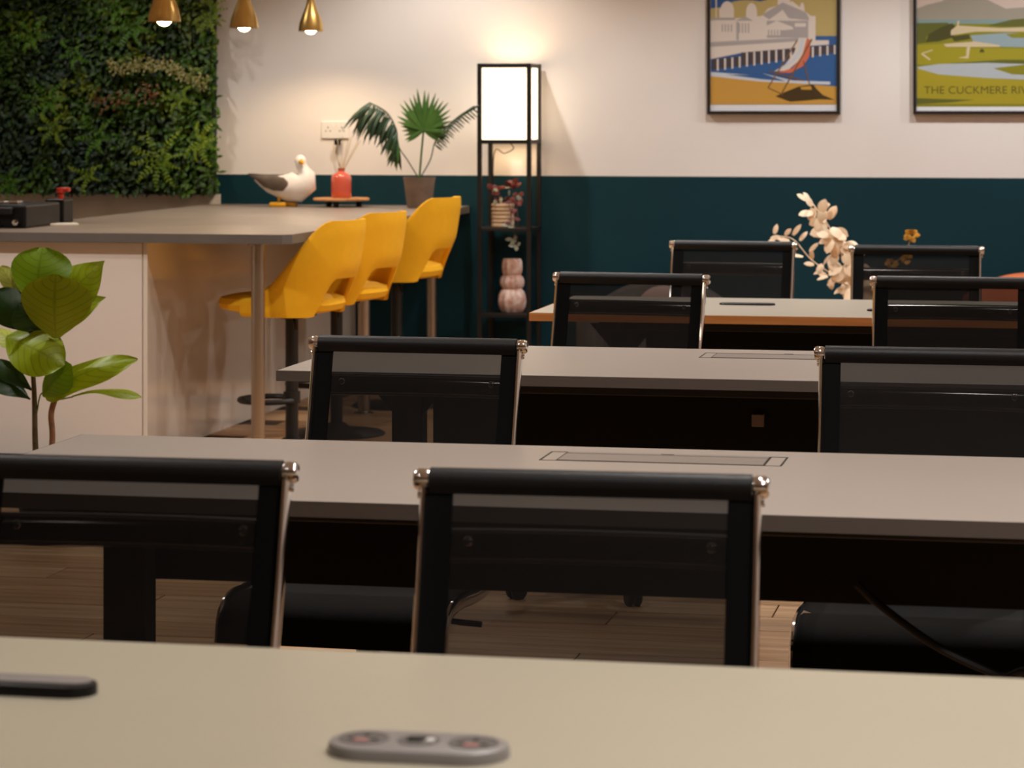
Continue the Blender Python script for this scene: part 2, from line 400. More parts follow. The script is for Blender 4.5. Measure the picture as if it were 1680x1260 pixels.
    for k in range(5):
        a = 2*pi*k/5+.3; d = Vector((cos(a), sin(a), 0)); c = Vector((0, -.07, 0)); w = Vector((-sin(a), cos(a), 0))
        m = MB(); path = [(c+d*r_+Vector((0, 0, z)), w, Vector((0, 0, 1))) for r_, z in ((.03, .098), (.12, .096), (.22, .082), (.295, .068))]
        vs = []
        for (p, u, ww), q in zip(path, (1.25, 1.1, .9, .75)):
            for A, B in ((-.018, -.013), (.018, -.013), (.013, .013), (-.013, .013)): vs.append(p+u*A*q+ww*B*q)
        m.add(vs, [[i*4+j, i*4+(j+1) % 4, i*4+4+(j+1) % 4, i*4+4+j] for i in range(3) for j in range(4)]+[[0, 1, 2, 3], [15, 14, 13, 12]])
        m.build('base_arm', M['chrome'], t)
        q = c+d*.285; ca = MB()
        for s in (-1, 1):
            ca.lathe(q+w*s*.012+Vector((0, 0, .026)), [(0, -.008), (.022, -.008), (.026, -.004), (.026, .004), (.022, .008), (0, .008)], 16, 0,
                     Matrix.Rotation(a+pi/2, 3, 'Z') @ Matrix.Rotation(pi/2, 3, 'Y'))
        ca.tube([q+Vector((0, 0, .026)), q+Vector((0, 0, .065))], .008, 8)
        ca.build('castor', M['blkp'], t, True)
    return t
CH = make_chair(); first = True
def chair(label, xc, ytop, rz=0):
    global first
    o = CH if first else copy_tree(CH); first = False
    o.location = (xc, ytop-.303, 0); o.rotation_euler.z = rz; o['label'] = label
    return o
chair('black mesh chair centre front, complete in view behind the foreground desk', -.611, 3.585, .03)
chair('black mesh chair in the nearest row, cut off by the left picture edge', -1.266, 3.603, .02)
chair('black mesh chair beside the yellow stools, behind the second desk', -1.355, 5.625, -.03)
chair('black mesh chair second row, cut off at the right picture edge', -.258, 5.585, .0)
chair('black mesh chair overlapping the left end of the oak-edged desk', -1.284, 7.965, -.1)
chair('black mesh chair in front of the oak-edged desk near the right picture edge', -.316, 7.97, -.02)
chair('black mesh chair behind the oak-edged desk, left of the pale eucalyptus', -1.207, 9.98, -.06)
chair('black mesh chair behind the oak-edged desk, right of the pale eucalyptus', -.509, 9.78, .0)

# ------------------------------------------------------------------ bar counter: cabinets and worktop
CX, CZ = -2.9, .88
wt = thing('bar_worktop', 'long grey bar worktop on steel legs with yellow stools along it', 'worktop', (CX-.7, 11.6, 0))
def prism(poly, z0, z1, mi=0):
    n = len(poly); return ([(x, y, z0) for x, y in poly]+[(x, y, z1) for x, y in poly],
                           [list(range(n))[::-1], [n+i for i in range(n)]]+[[i, (i+1) % n, n+(i+1) % n, n+i] for i in range(n)])
poly = [(-6.35, 10.02), (CX-.03, 10.02), (CX, 10.05), (CX, WALL-.003), (-4.25, WALL-.003), (-4.25, 11.15), (-6.35, 11.15)]
mb = MB(); mb.add(*prism(poly, CZ-.036, CZ))
for i, f in enumerate(mb.f): mb.m[i] = 0 if i == 1 else 1
mb.build('worktop_slab', [M['worktop'], M['wedge']], wt)
for Y in (10.13, 11.76, 13.1):
    lg = MB().tube([(CX-.16, Y, .012), (CX-.16, Y, CZ-.045)], .027, 20).build('leg', M['steel'], wt, True)
    MB().lathe((CX-.16, Y, 0), [(0, 0), (.045, 0), (.045, .006), (.03, .012), (0, .012)], 20).build('foot_plate', M['steel'], lg, True)
    MB().lathe((CX-.16, Y, CZ-.046), [(0, 0), (.04, 0), (.04, .0095), (0, .0095)], 20).build('top_plate', M['steel'], lg, True)
cab = thing('bar_cabinet', 'white bar cabinet end with gloss side panel under the grey worktop', 'cabinet', (-3.9, 11.6, 0))
MB().b2((-4.2, 10.09, .08), (-3.51, WALL-.005, CZ-.037)).build('body', M['cabw'], cab)
MB().b2((-3.508, 10.07, .002), (-3.49, WALL-.005, CZ-.037), bev=.001).build('gloss_side_panel', M['gloss'], cab)
MB().b2((-4.19, 10.07, .004), (-3.512, 10.089, CZ-.039), bev=.0015).build('end_panel', M['cabw'], cab)
MB().b2((-4.18, 10.1, 0), (-3.51, WALL-.01, .08)).build('plinth', M['cabw'], cab)
cab2 = thing('bar_cabinet', 'white cabinet front behind the fiddle leaf plant', 'cabinet', (-5.2, 10.6, 0))
MB().b2((-6.3, 10.09, .08), (-4.205, 11.1, CZ-.037)).build('body', M['cabw'], cab2)
for a, b in ((-6.29, -5.6), (-5.595, -4.9), (-4.895, -4.208)):
    d = MB().b2((a, 10.07, .004), (b, 10.089, CZ-.039), bev=.0015).build('front_panel', M['cabw'], cab2)
MB().b2((-6.28, 10.1, 0), (-4.21, 11.08, .08)).build('plinth', M['cabw'], cab2)
struct(MB().b2((XL, WALL-.012, .1), (-4.2, WALL-.0005, .93)).build('trim_1', M['tile']))

# ------------------------------------------------------------------ yellow bar stools (facing -x)
def make_stool():
    t = thing('bar_stool', 'x', 'stool', (0, 0, 0), 'yellow bucket bar stools at the counter')
    # seat pad
    m = MB(); rings = []; N_ = 28
    for k, (s, z) in enumerate(((.0, 0), (.75, 0), (.95, .012), (1, .035), (.97, .058), (.8, .07), (.4, .074), (0, .072))):
        ring = []
        for j in range(N_):
            a = 2*pi*j/N_; e = .8
            x = .225*abs(cos(a))**e*(1 if cos(a) >= 0 else -1); y = .215*abs(sin(a))**e*(1 if sin(a) >= 0 else -1)
            ring.append(Vector((x*s-.02-(.05 if cos(a) < -.2 else 0)*s*min(1, -cos(a)), y*s, .555+z)))
        rings.append(ring+[ring[0]])
    m.grid(rings); m.build('seat_pad', M['yellow'], t, True)
    # wrap-around back shell with a cut-out at the lower rear
    def sm(a, b, x):
        u = max(0, min(1, (x-a)/(b-a))); return u*u*(3-2*u)
    outer, inner = [], []
    nphi, nz = 45, 15
    for i in range(nphi):
        ph = radians(-120+240*i/(nphi-1)); ad = abs(math.degrees(ph))
        top = .045+.305*(1-sm(36, 107, ad))**1.0
        bot = -.03+.15*(1-sm(22, 46, ad))
        co, ci = [], []
        for k in range(nz):
            v = k/(nz-1); z = bot+(top-bot)*v
            flare = .17*max(0, z)*cos(ph)**1 if cos(ph) > 0 else 0
            rr = .232+.02*sm(0, .2, z)
            for lst, rad in ((co, rr), (ci, rr-.03)):
                e = .85; cx = abs(cos(ph))**e*(1 if cos(ph) >= 0 else -1); sy = abs(sin(ph))**e*(1 if sin(ph) >= 0 else -1)
                edge = .5+.5*min(1, min(v, 1-v)*6)          # soft rounded rim
                r2 = rr-.015+(rad-rr+.015)*edge
                lst.append(Vector((r2*cx-.01+flare, r2*sy*.97, .575+z)))
        outer.append(co); inner.append(ci)
    m = MB(); m.grid([o_+i_[::-1]+[o_[0]] for o_, i_ in zip(outer, inner)])
    for o_, i_ in ((outer[0], inner[0]), (outer[-1], inner[-1])): m.grid([o_, i_])
    sh = m.build('back_shell', M['yellow'], t, True, angle=75)
    MB().lathe((0, 0, 0), [(0, .556), (.1, .556), (.1, .54), (.035, .525), (0, .525)], 20).build('seat_plate', M['blk'], t, True)
    MB().tube([(0, 0, .02), (0, 0, .535)], .0255, 18).build('pole', M['blk'], t, True)
    MB().lathe((0, 0, 0), [(0, 0), (.2, 0), (.205, .008), (.19, .016), (.06, .03), (.035, .05), (0, .05)], 36).build('base', M['blk'], t, True)
    m = MB(); pts = [Vector((-.02, 0, .2))]
    ring = [Vector((-.1+.115*cos(a), .125*sin(a), .2)) for a in [2*pi*k/24 for k in range(25)]]
    m.tube(ring, .011, 8); m.tube([(0, 0, .235), (0, 0, .19)], .034, 14)
    m.build('footrest', M['blk'], t, True)
    MB().tube([(.02, -.03, .53), (.055, -.1, .515), (.075, -.13, .49)], .006, 8).build('lever', M['blk'], t, True)
    return t
ST = make_stool()
for i, (Y, dz, rz, lb) in enumerate(((10.44, .0, -.12, 'yellow bucket bar stool nearest the camera at the counter corner'),
                                     (10.98, .012, -.2, 'yellow bucket bar stool in the middle of the three'),
                                     (12.08, .037, -.12, 'yellow bucket bar stool farthest along the counter, next to the lamp'))):
    o = ST if i == 0 else copy_tree(ST); o.location = ((-3.013, -2.975, -2.988)[i], Y, 0); o.rotation_euler.z = rz; o['label'] = lb
    if dz:
        for c in [x for x in bpy.data.objects if x.parent is o]:
            n_ = c.name.split('.')[0]
            if n_ in ('seat_pad', 'back_shell', 'seat_plate', 'lever', 'footrest'): c.location.z += dz
            if n_ == 'pole': c.scale.z = (.535+dz)/.535

# ------------------------------------------------------------------ brass pendants
for i, (px, py, Y, d, lb) in enumerate(((269.5, 36, 10.35, .132, 'brass pendant lamp in front of the green plant wall'),
                                        (400.5, 46, 11.6, .128, 'middle brass pendant lamp beside the edge of the plant wall'),
                                        (510, 51, 12.75, .122, 'brass pendant lamp farthest right over the counter'))):
    c = PY(px, py, Y); t = thing('pendant_lamp', lb, 'lamp', (c.x, c.y, c.z), 'brass pendants over the counter'); r = d/2
    k = d/.13
    prof = [(r, 0), (r*.99, .012*k), (r*.9, .045*k), (r*.68, .085*k), (r*.42, .125*k), (r*.30, .165*k), (r*.28, .21*k), (r*.1, .222*k), (0, .222*k),
            (0, .21*k), (r*.22, .2*k), (r*.25, .165*k), (r*.37, .127*k), (r*.63, .085*k), (r*.86, .043*k), (r*.95, .01*k), (r*.96, 0)]
    MB().lathe(c, prof[:-1]+[(r*.97, 0)], 32).build('shade', M['brass'], t, True)
    MB().ball(c+Vector((0, 0, .012*k)), (r*.5, r*.5, r*.45)).build('bulb', M['bulb'], t, True)
    MB().tube([c+Vector((0, 0, .05*k)), c+Vector((0, 0, .1*k))], r*.25, 12).build('lamp_holder', M['white'], t, True)
    MB().tube([c+Vector((0, 0, .22*k)), Vector((c.x, c.y, CEIL-.02))], .003, 8).build('cord', M['blkp'], t)
    MB().lathe((c.x, c.y, CEIL-.025), [(0, 0), (.04, 0), (.045, .02), (0, .025)], 20).build('ceiling_rose', M['brass'], t, True)
    l = bpy.data.lights.new('pendant_light', 'SPOT'); l.energy = 14; l.spot_size = radians(150); l.spot_blend = .5; l.color = (1, .72, .42); l.shadow_soft_size = .03
    lo = bpy.data.objects.new('pendant_light', l); COL.objects.link(lo); lo.parent = t; lo.location = (0, 0, -.03)

# ------------------------------------------------------------------ shelf floor lamp
LY0, LY1 = 12.96, 13.215
la = PY(787, 200, LY0).x; lb_ = PY(868, 200, LY0).x
ztop = PY(826, 104, LY0).z; zsh = PY(826, 234, LY0).z; zs1 = PY(826, 374, LY0).z; zs2 = PY(826, 515, LY0).z
lt = thing('shelf_floor_lamp', 'black framed shelf floor lamp with glowing white square shade', 'lamp', ((la+lb_)/2, (LY0+LY1)/2, 0))
pr = .0105
for x in (la, lb_):
    for y in (LY0, LY1): MB().b2((x-pr, y-pr, 0), (x+pr, y+pr, ztop), bev=.001).build('post', M['lampblk'], lt)
for z in (ztop-.011, zsh+.004):
    m = MB(); h = .010
    for y in (LY0, LY1): m.b2((la+pr, y-pr*.8, z-h), (lb_-pr, y+pr*.8, z+h))
    for x in (la, lb_): m.b2((x-pr*.8, LY0+pr, z-h), (x+pr*.8, LY1-pr, z+h))
    m.build('shade_rail', M['lampblk'], lt)
for z in (zs1, zs2, .08):
    MB().b2((la-pr, LY0-pr, z-.016), (lb_+pr, LY1+pr, z), bev=.001).build('shelf', M['lampblk'], lt)
a, b, c, d = la+.006, lb_-.006, LY0+.006, LY1-.006; z0, z1 = zsh+.014, ztop-.02
for q in ([(a, c), (b, c)], [(b, c), (b, d)], [(b, d), (a, d)], [(a, d), (a, c)]):
    (x0, y0), (x1, y1) = q
    tx, ty = (0 if x0 != x1 else .0015), (0 if y0 != y1 else .0015)
    MB().b2((min(x0, x1)-tx, min(y0, y1)-ty, z0), (max(x0, x1)+tx, max(y0, y1)+ty, z1)).build('shade_panel', M['shade'], lt)
xc, yc = (la+lb_)/2, (LY0+LY1)/2
MB().ball((xc, yc, (z0+z1)/2), .035).build('bulb', M['bulb'], lt, True)
MB().tube([(xc, yc, zsh), (xc, yc, (z0+z1)/2-.04)], .012, 10).build('bulb_holder', M['lampblk'], lt)
MB().b2((la, yc-.008, zsh-.004), (lb_, yc+.008, zsh+.004)).build('crossbar', M['lampblk'], lt)
MB().tube(crom([(xc, yc, zsh), (xc+.02, yc, zsh-.03), (xc-.03, yc+.02, zsh-.055), (la+.02, LY1-.01, zsh-.06), (la+.014, LY1, zsh-.4), (la+.014, LY1, .1)], 6), .0028, 6).build('cord', M['lampblk'], lt)
for nm, loc, en, col in (('lamp_glow', (xc, yc, z1-.19), .6, (1, .86, .68)), ):
    l = bpy.data.lights.new(nm, 'POINT'); l.energy = en; l.color = col; l.shadow_soft_size = .05
    lo = bpy.data.objects.new(nm, l); COL.objects.link(lo); lo.parent = lt; lo.location = Vector(loc)-lt.location-Vector((0, 0, .06))
# trailing plant in a ribbed pot on the upper shelf
M['ribpot'] = mat('ribbed_cream_pot', (206, 172, 136), .6, var=.08)
M['redleaf'] = mat('dark_red_leaf', (96, 22, 18), .5, var=.3, vscale=30)
M['greyleaf'] = mat('grey_green_leaf', (138, 140, 122), .5, var=.2, vscale=30)
def leafmesh(base, tip, width, nrm, curl=.15, n=7, fold=.12, shape=None):
    base, tip = Vector(base), Vector(tip); d = tip-base; L_ = d.length; d.normalize(); nrm = Vector(nrm); nrm = (nrm-d*nrm.dot(d)).normalized(); s = d.cross(nrm)
    shape = shape or (lambda u: sin(pi*min(1, u*.97+.03))**.75)
    rows = []
    for i in range(n+1):
        u = i/n; w = width/2*shape(u); p = base+d*(L_*u)+nrm*(curl*L_*sin(pi*u)*.5)
        rows.append([p-s*w+nrm*(-fold*w), p, p+s*w+nrm*(-fold*w)])
    return rows
def leaf(base, tip, width, nrm=(0, -1, .3), **k):
    m = MB(); m.grid(leafmesh(base, tip, width, nrm, **k)); return m
pc = PY(825, 372, 13.07); zt_ = PY(825, 334, 13.07).z
tp = thing('trailing_plant', 'small dark red trailing plant in ribbed cream pot on lamp shelf', 'plant', (pc.x, pc.y, zs1))
h = zt_-zs1; prof = [(0, 0), (.05, 0)]
for k in range(6): prof += [(.056, h*(k+.15)/6), (.0575, h*(k+.5)/6), (.056, h*(k+.85)/6), (.053, h*(k+1)/6)]
prof += [(.048, h), (.047, h-.01), (0, h-.012)]
MB().lathe((pc.x, pc.y, zs1), prof, 28).build('pot', M['ribpot'], tp, True)
for k in range(46):
    a = R.uniform(0, 2*pi); r_ = R.uniform(.01, .07); zz = zs1+h+R.uniform(-.01, .1)
    b0 = Vector((pc.x+r_*cos(a)+.015, pc.y+r_*sin(a)*.8, zz)); t0 = b0+Vector((cos(a)*.03, sin(a)*.03, R.uniform(-.02, .035)))
    leaf(b0, t0, R.uniform(.018, .03), (R.uniform(-.3, .3), -1, .5), n=4).build('leaf', M['redleaf' if R.random() < .72 else 'greyleaf'], tp, True)
stems = MB()
for sx, L_ in ((.055, .17), (.072, .2), (.04, .1)):
    pts = crom([(pc.x+.03, pc.y-.02, zs1+h), (pc.x+sx, pc.y-.062, zs1+h+.02), (pc.x+sx+.02, pc.y-.085, zs1+h-.07), (pc.x+sx+.015, pc.y-.09, zs1+h-L_)], 5)
    stems.tube(pts, .0018, 5)
    for p in pts[6::2]:
        leaf(p, p+Vector((R.uniform(-.035, .035), -.01, R.uniform(-.025, .01))), .018, (0, -1, .4), n=4).build('leaf', M['redleaf' if p.z > zs1+h-.1 else 'greyleaf'], tp, True)
    p = pts[-1]
    for dx, dz in ((-.04, -.002), (.022, .012), (.0, -.028)):
        leaf(p, p+Vector((dx, -.01, dz)), .022, (0, -1, .5), n=4).build('leaf', M['greyleaf'], tp, True)
stems.build('stem', M['redleaf'], tp)
# bubble vase on the lower shelf
M['vase'] = mat('pink_white_ceramic', (240, 214, 204), .4, col2=(206, 152, 128), vscale=30)
vc = PY(840, 515, 13.07); sc_ = 13.2/F
vz = zs2; vh = PY(840, 424, 13.07).z-zs2
vt = thing('bubble_vase', 'pink and white three bubble ceramic vase on lower lamp shelf', 'vase', (vc.x, vc.y, vz))
def fluted(c, prof, lobes, amp, seg=60):
    m = MB(); rows = []
    for r_, z in prof:
        rows.append([Vector((c[0]+r_*(1+amp*cos(lobes*2*pi*k/seg))*cos(2*pi*k/seg), c[1]+r_*(1+amp*cos(lobes*2*pi*k/seg))*sin(2*pi*k/seg), c[2]+z)) for k in range(seg+1)])
    m.grid(rows); return m
prof = [(0, 0), (.03, 0)]
for za, zb_, r_ in ((0, .44, .068), (.44, .69, .059), (.69, 1.0, .05)):
    for k in range(-4, 5):
        tt_ = k/4*.93; prof.append((.038+(r_-.038)*math.sqrt(1-tt_*tt_), vh*(za+(zb_-za)*(.5+.5*k/4*.97))))
prof += [(.036, vh*.99), (.033, vh*.94), (0, vh*.92)]
fluted((vc.x, vc.y, vz), prof, 10, .05).build('vase_body', M['vase'], vt, True)

# ------------------------------------------------------------------ living green wall
GX1 = PY(352, 180, 13.15).x; GX0 = XL+.25; GZ0 = PY(200, 324, 13.15).z; GZ1 = 2.5
gw = thing('living_wall', 'dense green plant wall with ferns and pale patches behind the counter', 'plant wall', ((GX0+GX1)/2, WALL-.02, GZ0))
MB().b2((GX0, WALL-.05, GZ0+.015), (GX1-.02, WALL-.001, GZ1)).build('backing_panel', mat('dark_felt', (14, 20, 10), .95), gw)
def gl(name, c, c2): return mat(name, c, .5, col2=c2, vscale=9)
G = [gl('leaf_deep_green', (30, 54, 8), (44, 70, 12)), gl('leaf_mid_green', (70, 104, 14), (50, 84, 12)), gl('leaf_olive', (108, 126, 18), (80, 100, 14)),
     gl('leaf_bluish', (30, 54, 40), (44, 66, 44))]
vis0, vis1 = PY(-30, 100, 13.1).x, GX1
bins = [MB() for _ in G]
patches = [(R.uniform(GX0, GX1), R.uniform(GZ0, GZ1), R.uniform(.08, .25), R.choice([0, 0, 1, 1, 1, 2, 2, 3])) for _ in range(90)]
def addleaf(m, x, y, z, L_, wd, ang, lift):
    d = Vector((sin(ang)*cos(lift), -sin(lift), -cos(ang)*cos(lift)))
    b0 = Vector((x, y, z)); m.grid(leafmesh(b0, b0+d*L_, wd, (0, -1, .6), n=3, curl=.2))
for k in range(9500):
    x = R.uniform(vis0-.15, GX1+.005) if k < 8600 else R.uniform(GX0, vis0); z = R.uniform(GZ0+.03, GZ1) if k % 9 == 0 else R.uniform(GZ0+.03, 2.05)
    ci = R.choice([0, 0, 0, 1, 3])
    for X, Z, r_, cc in patches:
        if (x-X)**2+(z-Z)**2 < r_*r_ and R.random() < .7: ci = cc; break
    y = WALL-.05-R.uniform(0, .07)
    addleaf(bins[ci], x, y, z, R.uniform(.025, .06), R.uniform(.012, .026), R.gauss(0, 1.0), R.uniform(.1, 1.0))
for m, g in zip(bins, G):
    o = m.build('foliage', g, gw); o['kind'] = 'stuff'
M['fern'] = gl('leaf_lime_fern', (128, 152, 24), (96, 126, 18)); M['fern2'] = gl('leaf_bright_fern', (62, 112, 14), (84, 128, 22))
M['pale'] = gl('leaf_pale_cream', (176, 166, 104), (138, 134, 76)); M['rust'] = gl('leaf_rust', (112, 66, 24), (92, 72, 22))
def fern(px, py, n, L_, mt, spread=2.0, a0=0):
    c = PY(px, py, 13.1)
    for k in range(n):
        a = a0-spread/2+spread*k/(n-1)+R.uniform(-.15, .15); d = Vector((sin(a), 0, -cos(a)))
        m = MB(); ll = L_*R.uniform(.75, 1.1); pts = [c+d*ll*u+Vector((0, -.1*sin(u*2.4)-.0, -.25*ll*u*u*0)) for u in [i/8 for i in range(9)]]
        m.tube(pts, .0015, 4)
        for i in range(1, 9):
            s = Vector((d.z, 0, -d.x)); w = ll*R.uniform(.12, .24)*(1-(i/8.8))**.5
            for sg in (-1, 1): m.grid(leafmesh(pts[i], pts[i]+s*sg*w+d*w*.5, .010, (R.uniform(-.4, .4), -1, .3), n=2))
        m.build('fern_frond', mt, gw)
fern(268, 262, 9, .15, M['fern'], 5.2); fern(330, 232, 7, .13, M['fern'], 3.6, 1.2); fern(225, 45, 6, .12, M['fern2'], 4.5); fern(350, 22, 7, .12, M['fern'], 4, 1)
fern(165, 225, 6, .12, M['fern2'], 5); fern(85, 165, 7, .12, M['fern2'], 5); fern(300, 160, 6, .09, M['fern'], 4.5); fern(20, 300, 8, .1, M['fern2'], 5)
fern(150, 285, 5, .1, M['fern'], 4); fern(95, 210, 6, .1, M['fern'], 5); fern(195, 15, 5, .1, M['fern2'], 5); fern(60, 60, 6, .11, M['fern2'], 5); fern(128, 90, 5, .09, M['fern2'], 5)
m = MB(); m2 = MB()
for k in range(420):
    u = R.random(); px = 178+165*u; py = 104+28*u*u+R.gauss(0, 6)+6*sin(u*9)
    p = PY(px, py, 13.09-R.uniform(0, .03)); addleaf(m, p.x, p.y, p.z, R.uniform(.012, .024), .012, R.gauss(0, 1.6), R.uniform(.2, 1.2))
for k in range(90):
    u = R.random(); px = 150+110*u+R.gauss(0, 5); py = 160+8*sin(u*6)+R.gauss(0, 8)
    p = PY(px, py, 13.09-R.uniform(0, .03)); addleaf(m2, p.x, p.y, p.z, R.uniform(.018, .035), .013, R.gauss(0, 1.6), R.uniform(.2, 1.2))
o = m.build('pale_foliage', M['pale'], gw); o['kind'] = 'stuff'; o['label'] = 'pale cream foliage patch'
o = m2.build('rust_foliage', M['rust'], gw); o['kind'] = 'stuff'; o['label'] = 'rust coloured sprigs'

# ------------------------------------------------------------------ things on the counter
# gull figurine
gY = 12.95; s_ = PY(470, 300, gY); u = 13.4/F/cos(TH)*1.0
def gp(px, py, dy=0): return PY(px, py, gY)+Vector((0, dy, 0))
gt = thing('gull_figurine', 'white and grey seagull ornament on yellow feet on the counter', 'ornament', (gp(462, 335).x, gY, CZ))
M['gwhite'] = mat('gull_white', (236, 228, 222), .6, var=.04, vscale=20); M['ggrey'] = mat('gull_grey_brown', (98, 84, 72), .6, var=.15, vscale=25)
M['gblack'] = mat('gull_black', (30, 28, 28), .6); M['gyel'] = mat('gull_yellow', (226, 164, 24), .5)
def loft(path, seg=20):
    # path: (point, half width in y, half height perpendicular to travel)
    m = MB(); n = len(path); rows = []
    for i, (p, wy, hz) in enumerate(path):
        t = (path[min(i+1, n-1)][0]-path[max(i-1, 0)][0]); t.y = 0; t.normalize(); up = Vector((-t.z, 0, t.x))
        rows.append([p+Vector((0, wy*cos(2*pi*k/seg), 0))+up*hz*sin(2*pi*k/seg) for k in range(seg+1)])
    m.grid(rows); return m
q = .00302
body = [(gp(418, 295), .006, .004), (gp(428, 300), .02, .016), (gp(442, 304), .042, .038), (gp(458, 306), .056, .055), (gp(472, 308), .066, .068), (gp(487, 307), .072, .078), (gp(501, 298), .064, .066), (gp(503, 286), .045, .042),
        (gp(498, 279), .032, .028), (gp(494, 271), .030, .027), (gp(493, 264), .031, .029), (gp(493.5, 259), .026, .024), (gp(494, 255), .012, .012), (gp(494, 254), .001, .001)]
loft(body).build('body', M['gwhite'], gt, True, angle=80)
for s in (-1, 1):
    wg = [(gp(410, 287, s*.012), .003, .003), (gp(424, 291, s*.03), .012, .012), (gp(440, 297, s*.05), .014, .03), (gp(456, 300, s*.06), .012, .038), (gp(470, 302, s*.063), .010, .034), (gp(478, 304, s*.062), .005, .016), (gp(481, 305, s*.06), .001, .003)]
    loft(wg, 14).build('wing', M['ggrey'], gt, True)
    loft([(gp(408, 285, s*.01), .002, .002), (gp(416, 287.5, s*.016), .008, .008), (gp(427, 289, s*.026), .012, .009), (gp(437, 291, s*.03), .003, .003)], 10).build('wing_tip', M['gblack'], gt, True)
    MB().ball(gp(497, 262, s*.026), .004).build('eye', M['gblack'], gt, True)
    m = MB(); f0 = gp(466+s*6, 330, s*.025); m.tube([f0+Vector((0, 0, -.0)), f0+Vector((0, 0, .022))], .007, 8)
    m.box((f0.x+.0, f0.y-.01, CZ+.011), (.085, .05, .022), bev=.008); m.build('foot', M['gyel'], gt, True)
MB().tube([gp(495, 265, -.026)-Vector((0, 0, 0)), gp(500, 266, -.04), gp(502, 268, -.055)], [.011, .009, .004], 10).build('beak', M['gyel'], gt, True)
# round wooden board on feet + reed diffuser
bc = PZ(560, 333, CZ); bY = 12.98; bx = PY(560, 330, bY).x
bt = thing('serving_board', 'round wooden board on small feet on the counter', 'board', (bx, bY, CZ))
zb = PY(560, 324.5, bY).z
M['wood'] = mat('pale_wood', (208, 152, 96), .5, col2=(184, 126, 76), vscale=6, stretch=(2, 14, 1))
MB().lathe((bx, bY, 0), [(0, zb-.014), (.136, zb-.014), (.141, zb-.007), (.136, zb), (0, zb)], 40).build('board_top', M['wood'], bt, True)
for k in range(3):
    a = 2*pi*k/3+.5; MB().lathe((bx+.09*cos(a), bY+.09*sin(a), 0), [(0, CZ), (.014, CZ), (.016, zb-.014), (0, zb-.014)], 12).build('foot', M['blkp'], bt)
dY = 12.98; dx = PY(560, 300, dY).x; zt2 = PY(560, 276, dY).z
dt = thing('reed_diffuser', 'coral red diffuser bottle with pale reeds on the round board', 'diffuser', (dx, dY, zb))
M['coral'] = mat('coral_glass', (206, 92, 72), .2, var=.06, coat=.4)
hb = zt2-zb
MB().lathe((dx, dY, zb), [(0, 0), (.045, 0), (.05, .006), (.05, hb*.68), (.044, hb*.78), (.022, hb*.86), (.017, hb*.9), (.017, hb*.97), (.02, hb), (.012, hb), (.012, hb*.9), (0, hb*.88)], 28).build('bottle', M['coral'], dt, True)
M['reed'] = mat('pale_reed', (206, 184, 150), .7)
for dx_, dz_ in ((-.045, .12), (-.02, .15), (.01, .16), (.04, .15), (.075, .13), (.1, .14), (.06, .16)):
    MB().tube([(dx+dx_*.05, dY, zt2-.02), (dx+dx_, dY+R.uniform(-.03, .03), zt2+dz_)], .0022, 6).build('reed', M['reed'], dt)
# fan palm in a grey pot
pY = 12.9; ppx = PY(688, 330, pY)
pt = thing('potted_fan_palm', 'small fan palm in grey stone pot on the counter', 'plant', (ppx.x, pY, CZ))
zp = PY(688, 291, pY).z; hp = zp-CZ
M['stone'] = mat('grey_stone_pot', (128, 108, 94), .7, var=.12, vscale=18, bump=.3, bscale=60)
MB().lathe((ppx.x, pY, CZ), [(0, 0), (.055, 0), (.06, .005), (.077, hp*.93), (.08, hp), (.072, hp), (.07, hp*.9), (0, hp*.88)], 30).build('pot', M['stone'], pt, True)
MB().lathe((ppx.x, pY, CZ), [(0, hp*.89), (.069, hp*.89), (.06, hp*.92), (0, hp*.93)], 20).build('soil', M['soil'], pt, True)
M['palm'] = mat('palm_green', (74, 118, 44), .5, col2=(54, 96, 34), vscale=10); M['palmd'] = mat('palm_dark_green', (44, 74, 46), .5, col2=(30, 56, 32), vscale=10)
base = Vector((ppx.x, pY, zp-.01))
def stemmed(name_pts, mt, r=.004):
    return MB().tube(crom(name_pts, 6), r, 8).build('frond', mt, pt, True)
hub = PY(695, 213, pY-.03); fr1 = stemmed([base, PY(691, 255, pY-.01), hub], M['palm'], .005)
for k in range(27):
    a = radians(-128+256*k/26)+R.uniform(-.03, .03); L_ = (.155+.05*cos(a*.9))*R.uniform(.92, 1.05)
    tip = hub+Vector((sin(a)*L_*.84, R.uniform(-.015, .02)+.03*abs(sin(a)), cos(a)*L_*.92+.012))
    leaf(hub, tip, .021, (0, -1, .1), n=5, curl=.06, fold=.3, shape=lambda u: (.25+.75*sin(pi*min(1, u*.85+.1)))*(1-u**6)).build('leaflet', M['palm'], fr1, True)
ap = PY(606, 168, pY-.12); fr2 = stemmed([base, PY(668, 262, pY-.05), PY(654, 240, pY-.1), PY(650, 212, pY-.12), PY(634, 184, pY-.13), ap], M['palmd'], .003)
P2 = crom([PY(654, 244, pY-.1), PY(650, 212, pY-.12), PY(634, 184, pY-.13), ap], 12)
for k in range(44):
    p = P2[int(k/43*(len(P2)-1))]; u_ = k/43
    for j in range(2):
        v = Vector((-.5+.3*(1-u_)+R.uniform(-.35, .3), R.uniform(-.35, .35), -.85+R.uniform(-.1, .3)*(1 if j else .4))).normalized()*(.1+.1*u_)*R.uniform(.75, 1.15)
        leaf(p, p+v, .014, (0, -1, .4), n=4, curl=.25, fold=.3).build('leaflet', M['palmd' if (u_ > .3 or j) else 'palm'], fr2, True)
end = PY(778, 174, pY-.02); fr3 = stemmed([base, PY(706, 262, pY), PY(716, 228, pY), PY(745, 197, pY-.01), end], M['palmd'], .003)
P3 = crom([PY(712, 236, pY), PY(728, 214, pY), PY(750, 193, pY-.01), end], 6)
